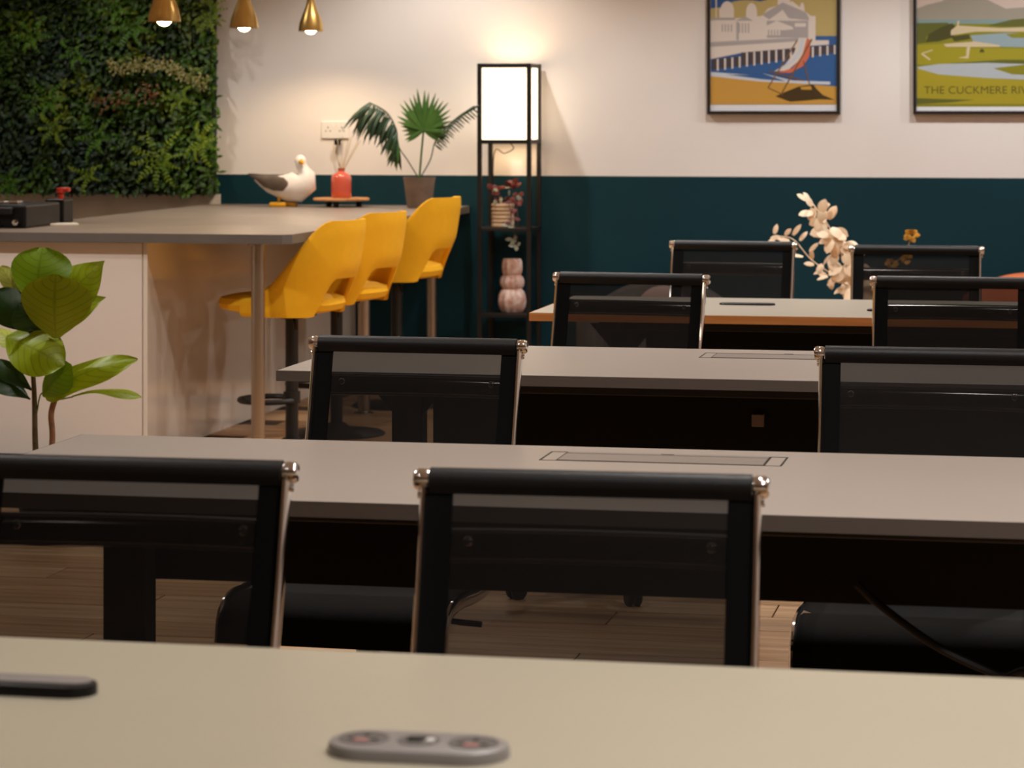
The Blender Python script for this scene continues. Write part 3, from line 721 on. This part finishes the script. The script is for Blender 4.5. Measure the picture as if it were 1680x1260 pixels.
for k in range(26):
    p = P3[int(k/26*(len(P3)-1))]
    for sg in (-1, 1):
        v = Vector((.045, R.uniform(-.02, .02), sg*.025-.012))*R.uniform(.9, 1.2)
        leaf(p, p+v, .008, (0, -1, .4), n=3, fold=.3).build('leaflet', M['palmd'], fr3, True)
# black coffee machine, grinder
m0 = PZ(66, 372, CZ)
ct = thing('coffee_machine', 'black coffee machine on the counter at the left picture edge', 'machine', (m0.x-.2, 10.5, CZ))
mz = PY(30, 336, 10.36).z
MB().b2((m0.x-.2, 10.36, CZ), (m0.x, 10.75, mz), bev=.01).build('body', M['blkp'], ct)
MB().b2((m0.x-.40, 10.33, CZ+.055), (m0.x-.05, 10.36, mz-.01), bev=.006).build('front_panel', M['blk'], ct)
for xx in (.03, .16):
    MB().lathe((m0.x-xx, 10.33, CZ+.025), [(0, -.01), (.012, -.01), (.012, .012), (0, .014)], 14, 0, Matrix.Rotation(pi/2, 3, 'X')).build('knob', M['chrome'], ct, True)
MB().b2((m0.x-.36, 10.3, CZ), (m0.x-.1, 10.36, CZ+.015), bev=.004).build('drip_tray', M['blkp'], ct)
MB().tube([(m0.x-.2, 10.32, CZ+.06), (m0.x-.2, 10.32, CZ+.035)], .01, 10).build('spout', M['chrome'], ct)
for i in range(5): MB().box((m0.x-.34+.06*i, 10.5, mz+.006), (.04, .06, .012), bev=.004).build('cup_rail', M['chrome'], ct)
gc = PY(98, 350, 10.9)
gr = thing('coffee_grinder', 'small black coffee grinder with red lid beside the plant wall', 'machine', (gc.x, 10.9, CZ))
gz = PY(98, 326, 10.9).z
MB().b2((gc.x-.045, 10.84, CZ), (gc.x+.04, 10.96, gz), bev=.008).build('body', M['blkp'], gr)
M['red'] = mat('red_plastic', (190, 52, 30), .4)
MB().lathe((gc.x+.005, 10.9, gz), [(0, 0), (.012, 0), (.012, .02), (.02, .025), (.02, .045), (0, .048)], 16).build('lid_knob', M['red'], gr, True)
MB().b2((gc.x+.005, 10.885, gz+.03), (gc.x+.045, 10.915, gz+.048), bev=.005).build('handle', M['red'], gr)
MB().lathe((gc.x-.09, 10.8, CZ), [(0, 0), (.03, 0), (.036, .05), (.033, .05), (.028, .004), (0, .004)], 18).build('cup', M['chrome'], gr, True)
nt_ = tag(MB().box((gc.x+.09, 10.7, CZ+.004), (.12, .08, .008), Matrix.Rotation(.5, 3, 'Z'), bev=.002).build('paper_napkins', M['white']), 'small pile of white paper napkins by the black grinder', 'napkins')
# double wall socket
wp = PY(550, 213, WALL-.004)
so = thing('wall_socket', 'white double wall socket above the counter near the palm', 'socket', (wp.x, WALL-.005, wp.z))
MB().box((wp.x, WALL-.005, wp.z), (.146, .01, .088), bev=.003).build('face_plate', M['white'], so)
for s in (-1, 1):
    m = MB()
    for dx_, dz_, w_, h_ in ((0, .012, .004, .009), (-.011, -.006, .008, .004), (.011, -.006, .008, .004)): m.box((wp.x+s*.036+dx_, WALL-.0103, wp.z+dz_), (w_, .001, h_))
    m.build('pin_slot', M['blkp'], so)
    MB().box((wp.x+s*.014, WALL-.011, wp.z+.024), (.012, .004, .016), bev=.001).build('switch', M['white'], so)
pl = tag(MB().box((wp.x+.02, WALL-.03, wp.z-.062), (.03, .035, .03), bev=.006).tube(crom([(wp.x+.02, WALL-.03, wp.z-.07), (wp.x+.012, WALL-.025, wp.z-.13), (wp.x+.05, WALL-.02, wp.z-.25), (wp.x+.06, WALL-.02, CZ+.004)], 5), .003, 6).build('power_plug', M['blkp']), 'black plug and cable hanging below the wall socket', 'plug')

# ------------------------------------------------------------------ framed travel posters
PW = WALL-.03
def poster(label, x0, x1, ytop, ybot, layers, mats, margin=6):
    a = PY(x0, ybot, PW); b = PY(x1, ybot, PW); zt = a.z+(b.x-a.x)*1.38
    t = thing('framed_poster', label, 'picture', ((a.x+b.x)/2, WALL-.015, a.z), 'framed travel posters on the back wall')
    w = .016
    for p, q2 in (((a.x, a.z), (b.x, a.z+w)), ((a.x, zt-w), (b.x, zt)), ((a.x, a.z+w), (a.x+w, zt-w)), ((b.x-w, a.z+w), (b.x, zt-w))):
        MB().b2((p[0], PW-.003, p[1]), (q2[0], WALL-.001, q2[1]), bev=.001).build('frame_rail', M['frame'], t)
    MB().b2((a.x+w, PW+.008, a.z+w), (b.x-w, WALL-.004, zt-w)).build('mount_board', M['paper'], t)
    m = MB(); xm, xM = a.x+w, b.x-w
    for i, (mi, pts) in enumerate(layers):
        yy = PW+.0078-.00003*i; vs = []
        for px, py in pts:
            p = PY(px, py, yy); vs.append((max(xm+.001, min(xM-.001, p.x)), yy, min(p.z, zt-w-.001)))
        m.add(vs, [list(range(len(vs)))], mi)
    pr_ = m.build('print', mats, t)
    return t, zt
M['frame'] = mat('black_picture_frame', (26, 22, 18), .45)
pc_ = dict(blue=(48, 92, 148), sky=(182, 164, 104), skyb=(44, 84, 140), cream=(216, 206, 196), shade=(168, 162, 160), dark=(70, 62, 64), sand=(196, 150, 66), foam=(196, 204, 214), shadow=(66, 50, 20),
           wood=(120, 86, 50), red=(206, 110, 84), lawn=(150, 142, 30), lawn2=(128, 126, 24), hill=(90, 94, 36), hilld=(68, 68, 24), water=(170, 178, 184), water2=(138, 158, 164), cloud=(150, 144, 130), sky2=(196, 180, 168), path=(198, 182, 148), text=(78, 74, 18), sea=(122, 146, 146), grass=(158, 146, 34))
pm_ = {k: mat('print_'+k, v, .45) for k, v in pc_.items()}
ks = list(pc_); PM = [pm_[k] for k in ks]; I = {k: i for i, k in enumerate(ks)}
def rect(x0, y0, x1, y1): return [(x0, y0), (x1, y0), (x1, y1), (x0, y1)]
def line(x0, y0, x1, y1, w):
    d = Vector((x1-x0, y1-y0)); n = Vector((-d.y, d.x)).normalized()*w/2
    return [(x0+n.x, y0+n.y), (x1+n.x, y1+n.y), (x1-n.x, y1-n.y), (x0-n.x, y0-n.y)]
def dome(cx, cy, rx, ry, n=12): return [(cx+rx*cos(pi*k/n), cy-ry*sin(pi*k/n)) for k in range(n+1)]
L1 = [('sky', rect(1160, -140, 1380, 60)), ('skyb', [(1160, -140), (1262, -140), (1258, 0), (1240, 4), (1215, 8), (1160, 14)]),
      ('sky', dome(1225, 16, 40, 16)), ('blue', rect(1160, 59, 1380, 142)),
      ('cream', [(1160, 34), (1250, 26), (1260, 14), (1300, 2), (1330, 26), (1338, 26), (1338, 70), (1160, 78)]),
      ('cream', rect(1180, 14, 1204, 30)), ('cream', dome(1193, 17, 11, 15)), ('cream', dome(1233, 20, 9, 15)), ('cream', rect(1224, 19, 1242, 32)), ('cream', rect(1276, -30, 1296, 12)), ('cream', dome(1316, 18, 4, 14)), ('cream', line(1175, -6, 1175, 30, 2)),
      ('shade', [(1250, 24), (1284, 4), (1322, 20), (1330, 34), (1294, 30), (1284, 16), (1262, 32)]), ('shade', rect(1168, 29, 1206, 33)), ('shade', [(1206, 34), (1222, 27), (1236, 34)]), ('shade', rect(1208, 36, 1212, 66)),
      ('shade', rect(1258, 34, 1326, 62)), ('cream', [(1258, 42), (1274, 34), (1300, 44), (1302, 48), (1282, 50), (1282, 58), (1258, 58)]), ('cream', rect(1304, 38, 1322, 44)), ('cream', rect(1327, 26, 1338, 66))]
for x in range(1184, 1202, 5): L1.append(('shade', rect(x, 40, x+2, 52)))
for x in range(1212, 1230, 5): L1.append(('shade', rect(x, 38, x+2, 54)))
for x in range(1260, 1284, 5): L1.append(('shade', rect(x, 49, x+2, 60)))
L1 += [('shade', [(1160, 69), (1310, 62), (1310, 68), (1160, 77)]), ('cream', [(1160, 77), (1335, 66), (1360, 66), (1360, 73), (1330, 75), (1290, 80), (1220, 86), (1160, 97)])]
for k in range(17):
    x = 1168+k*12; yt = 97-k*1.35 if k < 4 else 86-(k-4)*1.0; yb = 114-k*1.7
    L1 += [('dark', rect(x, yt, x+8, yb)), ('cream', rect(x+8, yt, x+11, yb+2))]
L1 += [('foam', [(1160, 118), (1230, 123), (1160, 122)]), ('foam', [(1250, 120), (1300, 132), (1362, 134), (1362, 139), (1300, 137)]), ('sand', [(1160, 125), (1250, 132), (1380, 142), (1380, 171), (1160, 171)]), ('foam', [(1160, 119), (1250, 130), (1345, 138), (1250, 134), (1160, 125)]),
       ('shadow', [(1272, 158), (1290, 150), (1310, 142), (1334, 138), (1340, 146), (1350, 156), (1370, 164), (1345, 163), (1310, 166), (1296, 167)]), ('sand', [(1313, 143), (1330, 141), (1332, 147), (1315, 147)]),
       ('cream', [(1310, 64), (1326, 62), (1322, 82), (1310, 100), (1292, 116), (1270, 117), (1288, 106), (1303, 86)]), ('red', [(1324, 62), (1330, 66), (1328, 92), (1318, 108), (1296, 120), (1276, 119), (1300, 112), (1316, 92)]),
       ('foam', [(1314, 64), (1319, 63), (1316, 82), (1304, 100), (1284, 113), (1278, 113), (1300, 98), (1311, 80)]),
       ('wood', line(1308, 66, 1260, 144, 2.2)), ('wood', line(1332, 64, 1282, 154, 2.6)), ('wood', line(1318, 100, 1328, 138, 2)), ('wood', line(1262, 117, 1318, 132, 2)), ('wood', line(1260, 144, 1284, 155, 2))]
poster('framed print of a white seaside pier and striped deckchair on sand', 1160, 1378, -140, 187.5, [(I[k], p) for k, p in L1], PM)
L2 = [('sky2', rect(1490, -140, 1720, 40)), ('cloud', [(1490, 14), (1520, 8), (1545, 2), (1580, -20), (1625, 2), (1650, 14), (1720, 10), (1720, 40), (1490, 40)]), ('sea', rect(1490, 32, 1720, 44)),
      ('lawn2', rect(1490, 39, 1720, 175)), ('hill', [(1490, 38), (1555, 37), (1562, 44), (1520, 60), (1518, 70), (1490, 72)]), ('hilld', [(1518, 70), (1524, 56), (1545, 44), (1562, 38), (1572, 48), (1562, 62), (1540, 68)]),
      ('path', [(1571, 34), (1574, 34), (1573, 42), (1640, 46), (1720, 44), (1720, 52), (1600, 52), (1560, 58), (1560, 50), (1570, 42)]), ('hilld', [(1560, 60), (1590, 56), (1592, 64), (1566, 68)]), ('hill', [(1620, 42), (1660, 32), (1720, 28), (1720, 42), (1650, 44)]),
      ('water2', [(1592, 58), (1650, 54), (1720, 56), (1720, 78), (1600, 76)]), ('lawn2', [(1650, 56), (1720, 53), (1720, 62), (1660, 62)]), ('path', [(1548, 72), (1600, 68), (1640, 74), (1640, 77), (1552, 77)]), ('lawn', [(1490, 74), (1548, 72), (1552, 78), (1720, 80), (1720, 106), (1490, 106)]),
      ('path', [(1586, 78), (1592, 76), (1589, 96), (1572, 95), (1585, 92)]), ('path', line(1526, 98, 1512, 88, 3)), ('path', line(1512, 88, 1530, 82, 2)), ('hill', [(1560, 104), (1640, 98), (1720, 98), (1720, 105), (1560, 105)]), ('hilld', dome(1611, 86, 4, 6)),
      ('water', [(1504, 110), (1540, 105), (1620, 103), (1720, 106), (1720, 132), (1620, 128), (1540, 122), (1510, 116)]), ('grass', [(1490, 112), (1540, 122), (1620, 128), (1720, 133), (1720, 171), (1490, 171)]), ('lawn2', [(1630, 112), (1680, 106), (1720, 107), (1720, 124), (1660, 122)]),
      ('hill', [(1490, 161), (1530, 162), (1600, 164), (1560, 168), (1490, 171)])]
pt2, _ = poster('framed print of green river valley with winding water and lettering', 1498, 1716, -140, 187.5, [(I[k], p) for k, p in L2], PM)
def text_mesh(body, mt):
    cu = bpy.data.curves.new('t', 'FONT'); cu.body = body; ob = bpy.data.objects.new('t', cu); COL.objects.link(ob)
    bpy.context.view_layer.update(); dg = bpy.context.evaluated_depsgraph_get(); me = bpy.data.meshes.new_from_object(ob.evaluated_get(dg))
    bpy.data.objects.remove(ob); me.materials.clear(); me.materials.append(mt)
    xs = [v.co.x for v in me.vertices]; ys = [v.co.y for v in me.vertices]
    return me, min(xs), max(xs), min(ys), max(ys)
_, a0, a1, b0, b1 = text_mesh('THE CUCKMERE RIV', pm_['text']); me, c0, c1, d0, d1 = text_mesh('THE CUCKMERE RIVER', pm_['text'])
yy = PW+.0078-.00003*(len(L2)+2); p0 = PY(1516, 154, yy); p1 = PY(1686, 154, yy); ph = PY(1516, 141.5, yy)
for v in me.vertices:
    x = (v.co.x-c0)/(a1-a0)*(p1.x-p0.x); z = (v.co.y-d0)/(d1-d0)*(ph.z-p0.z)
    v.co = Vector((p0.x+x, yy, p0.z+z))-pt2.location
o = bpy.data.objects.new('lettering', me); COL.objects.link(o); o.parent = pt2; o['label'] = 'dark lettering THE CUCKMERE RIVER'; o['kind'] = 'stuff'

# ------------------------------------------------------------------ lounge corner by the back wall
M['terra'] = mat('terracotta_leather', (196, 104, 60), .45, var=.1, vscale=6, bump=.2, bscale=60)
M['greyf'] = mat('grey_weave', (112, 104, 98), .9, var=.15, vscale=20, bump=.3, bscale=200)
def armchair(label, xc, yb, w, ztop, mt, dome_=.0, legs=M['blk']):
    t = thing('lounge_armchair', label, 'armchair', (xc, yb-.35, 0))
    m = MB(); rows = []; n = 17
    for i in range(n):
        u_ = -1+2*i/(n-1); zt = ztop-.1*abs(u_)**2.4-dome_*(1-u_)*.5
        ring = [Vector((xc+u_*w/2, yb-.12, .2)), Vector((xc+u_*w/2, yb-.14, zt-.03)), Vector((xc+u_*w/2, yb-.11, zt)), Vector((xc+u_*w/2, yb-.03, zt)), Vector((xc+u_*w/2, yb, zt-.04)), Vector((xc+u_*w/2, yb-.02, .2)), Vector((xc+u_*w/2, yb-.12, .2))]
        rows.append(ring)
    m.grid(rows); m.add(rows[0][:-1], [[0, 1, 2, 3, 4, 5]]); m.add(rows[-1][:-1], [[0, 1, 2, 3, 4, 5]]); m.build('backrest', mt, t, True, angle=60)
    MB().box((xc, yb-.2, .25), (w-.1, .56, .16), bev=.04).build('seat_cushion', mt, t, True)
    for s in (-1, 1): MB().box((xc+s*(w/2-.03), yb-.4, .33), (.1, .6, .26), bev=.035).build('arm', mt, t, True)
    for sx in (-1, 1):
        for sy in (-.62, -.12): MB().tube([(xc+sx*(w/2-.08), yb+sy, .26), (xc+sx*(w/2-.05), yb+sy, 0)], [.018, .011], 10).build('leg', legs, t, True)
    return t
ac = PY(1690, 446, 12.9)
armchair('terracotta leather armchair at the right picture edge by the teal wall', ac.x, 12.95, .62, ac.z+.012, M['terra'], .03)
ac = PY(1090, 462, 12.9)
armchair('grey fabric armchair seen through the mesh chair by the teal wall', ac.x, 12.95, .6, ac.z+.01, M['greyf'])
cs = PY(1078, 476, 12.5)
cu_ = thing('scatter_cushion', 'pale pink square cushion on the grey armchair', 'cushion', (cs.x, 12.7, .33))
MB().ball((cs.x, 12.7, .43), (.12, .05, .1), sub=3).build('cushion_cover', mat('pale_pink_cloth', (206, 172, 160), .9, bump=.3, bscale=200), cu_, True)
# side table with a vase of eucalyptus and dried flowers
tc = PY(1452, 470, 11.75); tz = .42
tt = thing('side_table', 'small round black side table behind the far chairs', 'table', (tc.x, 11.75, 0))
MB().lathe((tc.x, 11.75, 0), [(0, tz-.02), (.22, tz-.02), (.225, tz-.01), (.22, tz), (0, tz)], 32).build('table_top', M['blk'], tt, True)
MB().tube([(tc.x, 11.75, .015), (tc.x, 11.75, tz-.02)], .016, 12).build('stem', M['blk'], tt); MB().lathe((tc.x, 11.75, 0), [(0, 0), (.15, 0), (.15, .01), (.02, .018), (0, .018)], 28).build('base', M['blk'], tt)
ve = thing('flower_vase', 'dark vase of pale dried eucalyptus and yellow flowers', 'plant', (tc.x, 11.75, tz))
MB().lathe((tc.x, 11.75, tz), [(0, 0), (.045, 0), (.06, .05), (.055, .1), (.03, .14), (.028, .16), (.033, .17), (.025, .17), (.022, .14), (0, .13)], 24).build('vase_body', M['blkp'], ve, True)
M['euc'] = mat('dried_eucalyptus', (250, 230, 200), .6, col2=(238, 206, 170), vscale=20); M['yfl'] = mat('yellow_dried_flower', (206, 150, 44), .7, var=.15, vscale=30)
vtop = Vector((tc.x, 11.75, tz+.165))
EY = 11.75
s1 = crom([vtop, PY(1402, 462, EY), PY(1382, 420, EY-.03), PY(1362, 375, EY-.03), PY(1330, 330, EY)], 8); s2 = crom([vtop, PY(1390, 468, EY), PY(1362, 448, EY), PY(1330, 425, EY), PY(1300, 392, EY), PY(1268, 388, EY)], 8)
st1 = MB().tube(s1, .003, 6).build('stem', M['euc'], ve); st2 = MB().tube(s2, .0025, 6).build('stem', M['euc'], ve)
def round_leaf(p, ang, L_, wd, par):
    p = p+Vector((sin(ang)*L_*.35, R.uniform(-.05, .02), cos(ang)*L_*.25)); t_ = p+Vector((sin(ang)*L_, R.uniform(-.03, .02), cos(ang)*L_))
    leaf(p, t_, wd, (R.uniform(-.5, .5), -1, R.uniform(.1, 1.5)), n=5, curl=.15, shape=lambda u: max(.12, sin(pi*(u*.93+.07))**.55)).build('leaf', M['euc'], par, True)
for k in range(72):
    u_ = .16+.84*k/71; p = s1[int(u_*(len(s1)-1))]
    a = R.uniform(-pi, pi)
    sz = .068*(1-.3*u_)*R.uniform(.8, 1.15)
    round_leaf(p, a, sz*1.1, sz*.85, st1)
for k in range(20):
    u_ = .22+.78*k/19; p = s2[int(u_*(len(s2)-1))]; a = radians(-40)+(1 if k % 2 else -1)*R.uniform(.6, 1.6)
    round_leaf(p, a, .05*R.uniform(.8, 1.2), .022, st2)
for px, py in ((1352, 464), (1330, 455), (1368, 458), (1345, 440), (1385, 462)):
    p = PY(px+8, py-10, EY); round_leaf(p, R.uniform(2, 4), .045, .03, st1)
s3 = crom([vtop, PY(1462, 440, EY), PY(1485, 415, EY), PY(1495, 388, EY)], 6); st3 = MB().tube(s3, .002, 6).build('stem', M['yfl'], ve)
for c_, n_, r_ in (((1495, 386), 26, .035), ((1488, 424), 16, .03), ((1462, 434), 14, .03)):
    c3 = PY(c_[0], c_[1], EY)
    for k in range(n_):
        a = R.uniform(0, 2*pi); b_ = R.uniform(-1, 1); d_ = Vector((cos(a)*cos(b_), sin(a)*cos(b_), sin(b_)))
        leaf(c3+d_*r_*.35, c3+d_*r_*R.uniform(.9, 1.15), .022, (0, -1, .3), n=3).build('petal', M['yfl'], st3, True)

# ------------------------------------------------------------------ fiddle leaf plant in front of the white cabinet
FY = 8.06; fb = PZ(73, 890, 0)
ft = thing('fiddle_leaf_plant', 'fiddle leaf fig with broad green leaves before the white cabinet', 'plant', (fb.x, FY, 0))
MB().lathe((fb.x, FY, 0), [(0, 0), (.066, 0), (.072, .01), (.085, .2), (.085, .21), (.078, .21), (.076, .19), (0, .185)], 28).build('pot', M['blkp'], ft, True)
MB().lathe((fb.x, FY, 0), [(0, .186), (.076, .186), (.06, .195), (0, .198)], 20).build('soil', M['soil'], ft, True)
M['trunk'] = mat('plant_bark', (70, 58, 30), .8, var=.3, vscale=40); M['trunk2'] = mat('plant_bark_brown', (120, 84, 60), .8, var=.2, vscale=40)
def fp(px, py, dy=0): return PY(px, py, FY+dy)
sA = crom([(fb.x-.02, FY, .19), fp(58, 730), fp(56, 640), fp(50, 560), fp(48, 500)], 6); sB = crom([(fb.x+.02, FY-.01, .19), fp(86, 720), fp(84, 680), fp(90, 655)], 6)
MB().tube(sA, [.011-.006*i/(len(sA)-1) for i in range(len(sA))], 10).build('stem', M['trunk'], ft, True)
MB().tube(sB, .0095, 10).build('stem', M['trunk2'], ft, True)
def fig_mat(name, c):
    m = mat(name, c, .38, spec=.35); nt = m.node_tree; N = nt.nodes; L = nt.links
    uv = N.new('ShaderNodeUVMap'); sep = N.new('ShaderNodeSeparateXYZ'); L.new(uv.outputs[0], sep.inputs[0])
    # veins: midrib plus curved side veins, in leaf coordinates
    ab = N.new('ShaderNodeMath'); ab.operation = 'ABSOLUTE'; L.new(sep.outputs[0], ab.inputs[0])
    mr = N.new('ShaderNodeMath'); mr.operation = 'LESS_THAN'; mr.inputs[1].default_value = .045; L.new(ab.outputs[0], mr.inputs[0])
    pw = N.new('ShaderNodeMath'); pw.operation = 'POWER'; pw.inputs[1].default_value = 1.5; L.new(ab.outputs[0], pw.inputs[0])
    ml = N.new('ShaderNodeMath'); ml.operation = 'MULTIPLY_ADD'; ml.inputs[1].default_value = -.28; L.new(pw.outputs[0], ml.inputs[0]); L.new(sep.outputs[1], ml.inputs[2])
    m7 = N.new('ShaderNodeMath'); m7.operation = 'MULTIPLY'; m7.inputs[1].default_value = 8; L.new(ml.outputs[0], m7.inputs[0])
    fr_ = N.new('ShaderNodeMath'); fr_.operation = 'PINGPONG'; fr_.inputs[1].default_value = .5; L.new(m7.outputs[0], fr_.inputs[0])
    lt_ = N.new('ShaderNodeMath'); lt_.operation = 'LESS_THAN'; lt_.inputs[1].default_value = .09; L.new(fr_.outputs[0], lt_.inputs[0])
    mx_ = N.new('ShaderNodeMath'); mx_.operation = 'MAXIMUM'; L.new(mr.outputs[0], mx_.inputs[0]); L.new(lt_.outputs[0], mx_.inputs[1])
    mix = N.new('ShaderNodeMix'); mix.data_type = 'RGBA'; L.new(mx_.outputs[0], mix.inputs[0])
    c0 = lin(c); mix.inputs[6].default_value = c0; mix.inputs[7].default_value = tuple(v*.78 for v in c0[:3])+(1,)
    b = N['Principled BSDF']; L.new(mix.outputs[2], b.inputs['Base Color'])
    bp = N.new('ShaderNodeBump'); bp.inputs['Strength'].default_value = .5; bp.inputs['Distance'].default_value = -.003; L.new(mx_.outputs[0], bp.inputs['Height']); L.new(bp.outputs[0], b.inputs['Normal'])
    tr = N.new('ShaderNodeBsdfTranslucent'); L.new(mix.outputs[2], tr.inputs[0]); ms = N.new('ShaderNodeMixShader'); ms.inputs[0].default_value = .25
    L.new(b.outputs[0], ms.inputs[1]); L.new(tr.outputs[0], ms.inputs[2]); L.new(ms.outputs[0], N['Material Output'].inputs[0])
    return m
FG = [fig_mat('fig_leaf_bright', (132, 152, 8)), fig_mat('fig_leaf_green', (104, 136, 8)), fig_mat('fig_leaf_olive', (116, 124, 6)), fig_mat('fig_leaf_deep', (30, 58, 10)), fig_mat('fig_leaf_pale', (170, 182, 84))]
def figleaf(base_, tip_, wpx, mi, nrm=(0, -1, .25), wave=.04, wide=.62, dyb=0, dyt=-.04, fold=.15, curl=.1, ex=.62):
    """leaf from its stalk end to its tip (pixels), widest towards the tip"""
    A = fp(base_[0], base_[1], dyb); B = fp(tip_[0], tip_[1], dyt); W_ = wpx*(A-Vector((0, 0, HC))).length/F
    d = B-A; L_ = d.length; d.normalize(); n_ = Vector(nrm); n_ = (n_-d*n_.dot(d)).normalized(); s = d.cross(n_)
    NU, NV = 14, 8; verts = []; uvs = []
    def shp(u):
        g = u**(math.log(.5)/math.log(wide)); return max(0.02, sin(pi*g))**ex
    for i in range(NU+1):
        u_ = i/NU; w = W_/2*shp(min(.995, u_*.985+.008))
        for j in range(NV+1):
            v = -1+2*j/NV
            p = A+d*L_*u_+s*w*v+n_*(curl*L_*sin(pi*u_)-fold*abs(v)*w+wave*W_*sin(u_*9+j*.6)*abs(v)**2)
            verts.append(p); uvs.append((v, u_))
    fs = [[i*(NV+1)+j, i*(NV+1)+j+1, (i+1)*(NV+1)+j+1, (i+1)*(NV+1)+j] for i in range(NU) for j in range(NV)]
    m = MB(); m.add(verts, fs); o = m.build('leaf', FG[mi], ft, True, angle=80)
    ul = o.data.uv_layers.new(name='UVMap')
    for lp in o.data.loops: ul.data[lp.index].uv = uvs[lp.vertex_index]
    return o
figleaf((62, 498), (70, 406), 104, 1, (0, -1, .15), dyb=.0, dyt=.03, ex=.5)            # top round leaf
figleaf((100, 500), (172, 428), 78, 0, (.2, -1, .4), dyb=.03, dyt=.05, wide=.36, ex=1.1)   # upper right pointed
figleaf((60, 540), (174, 488), 62, 0, (.2, -.9, .6), dyb=.02, dyt=.03, wide=.45, ex=1.1)
figleaf((92, 555), (92, 450), 118, 2, (.1, -1, .1), dyb=-.03, dyt=-.06, wide=.6)     # big olive leaf in front
figleaf((38, 495), (2, 436), 30, 4, (-.2, -.8, .6), dyb=.05, dyt=.04)
figleaf((55, 545), (-12, 478), 62, 3, (0, -1, .5), dyb=0, dyt=-.02)
figleaf((70, 540), (30, 500), 62, 3, (0, -1, .5), dyb=-.02, dyt=-.05)
figleaf((52, 590), (-14, 540), 40, 4, (0, -.5, 1), dyb=0, dyt=.05)
figleaf((10, 553), (105, 600), 84, 0, (0, -1, .6), dyb=.0, dyt=-.05, wide=.55)       # middle leaf
figleaf((74, 650), (226, 590), 56, 0, (0, -.9, .7), dyb=0, dyt=-.03, wide=.4, wave=.07)    # long right leaf
figleaf((118, 650), (232, 652), 26, 0, (0, -.5, 1), dyb=0, dyt=.04, wide=.72, wave=.06)    # low flat right leaf
figleaf((70, 650), (118, 600), 60, 1, (0, -1, .5), dyb=-.01, dyt=-.04)
figleaf((50, 655), (-20, 620), 38, 3, (0, -.7, .8), dyb=0, dyt=-.02)
figleaf((52, 640), (-15, 592), 34, 3, (0, -.8, .6), dyb=0, dyt=0)
MB().tube(crom([sB[-1], fp(100, 655), fp(120, 651)], 4), .0025, 6).build('leaf_stalk', FG[0], ft); MB().tube(crom([sA[8], fp(66, 648), fp(78, 652)], 4), .0025, 6).build('leaf_stalk', FG[1], ft)

# ------------------------------------------------------------------ cable on the floor under the second desk
cb = [PY(1405, 958, 4.46), PY(1450, 998, 4.46), PY(1540, 1062, 4.44), PY(1640, 1109, 4.42), PY(1720, 1150, 4.35)+Vector((.02, 0, 0)), Vector((.3, 4.1, .008)), Vector((.5, 3.95, .008))]
tag(MB().tube(crom(cb, 8), .007, 8).build('power_cable', M['blkp'], None, True), 'black power cable hanging from the second desk down to the floor', 'cable')
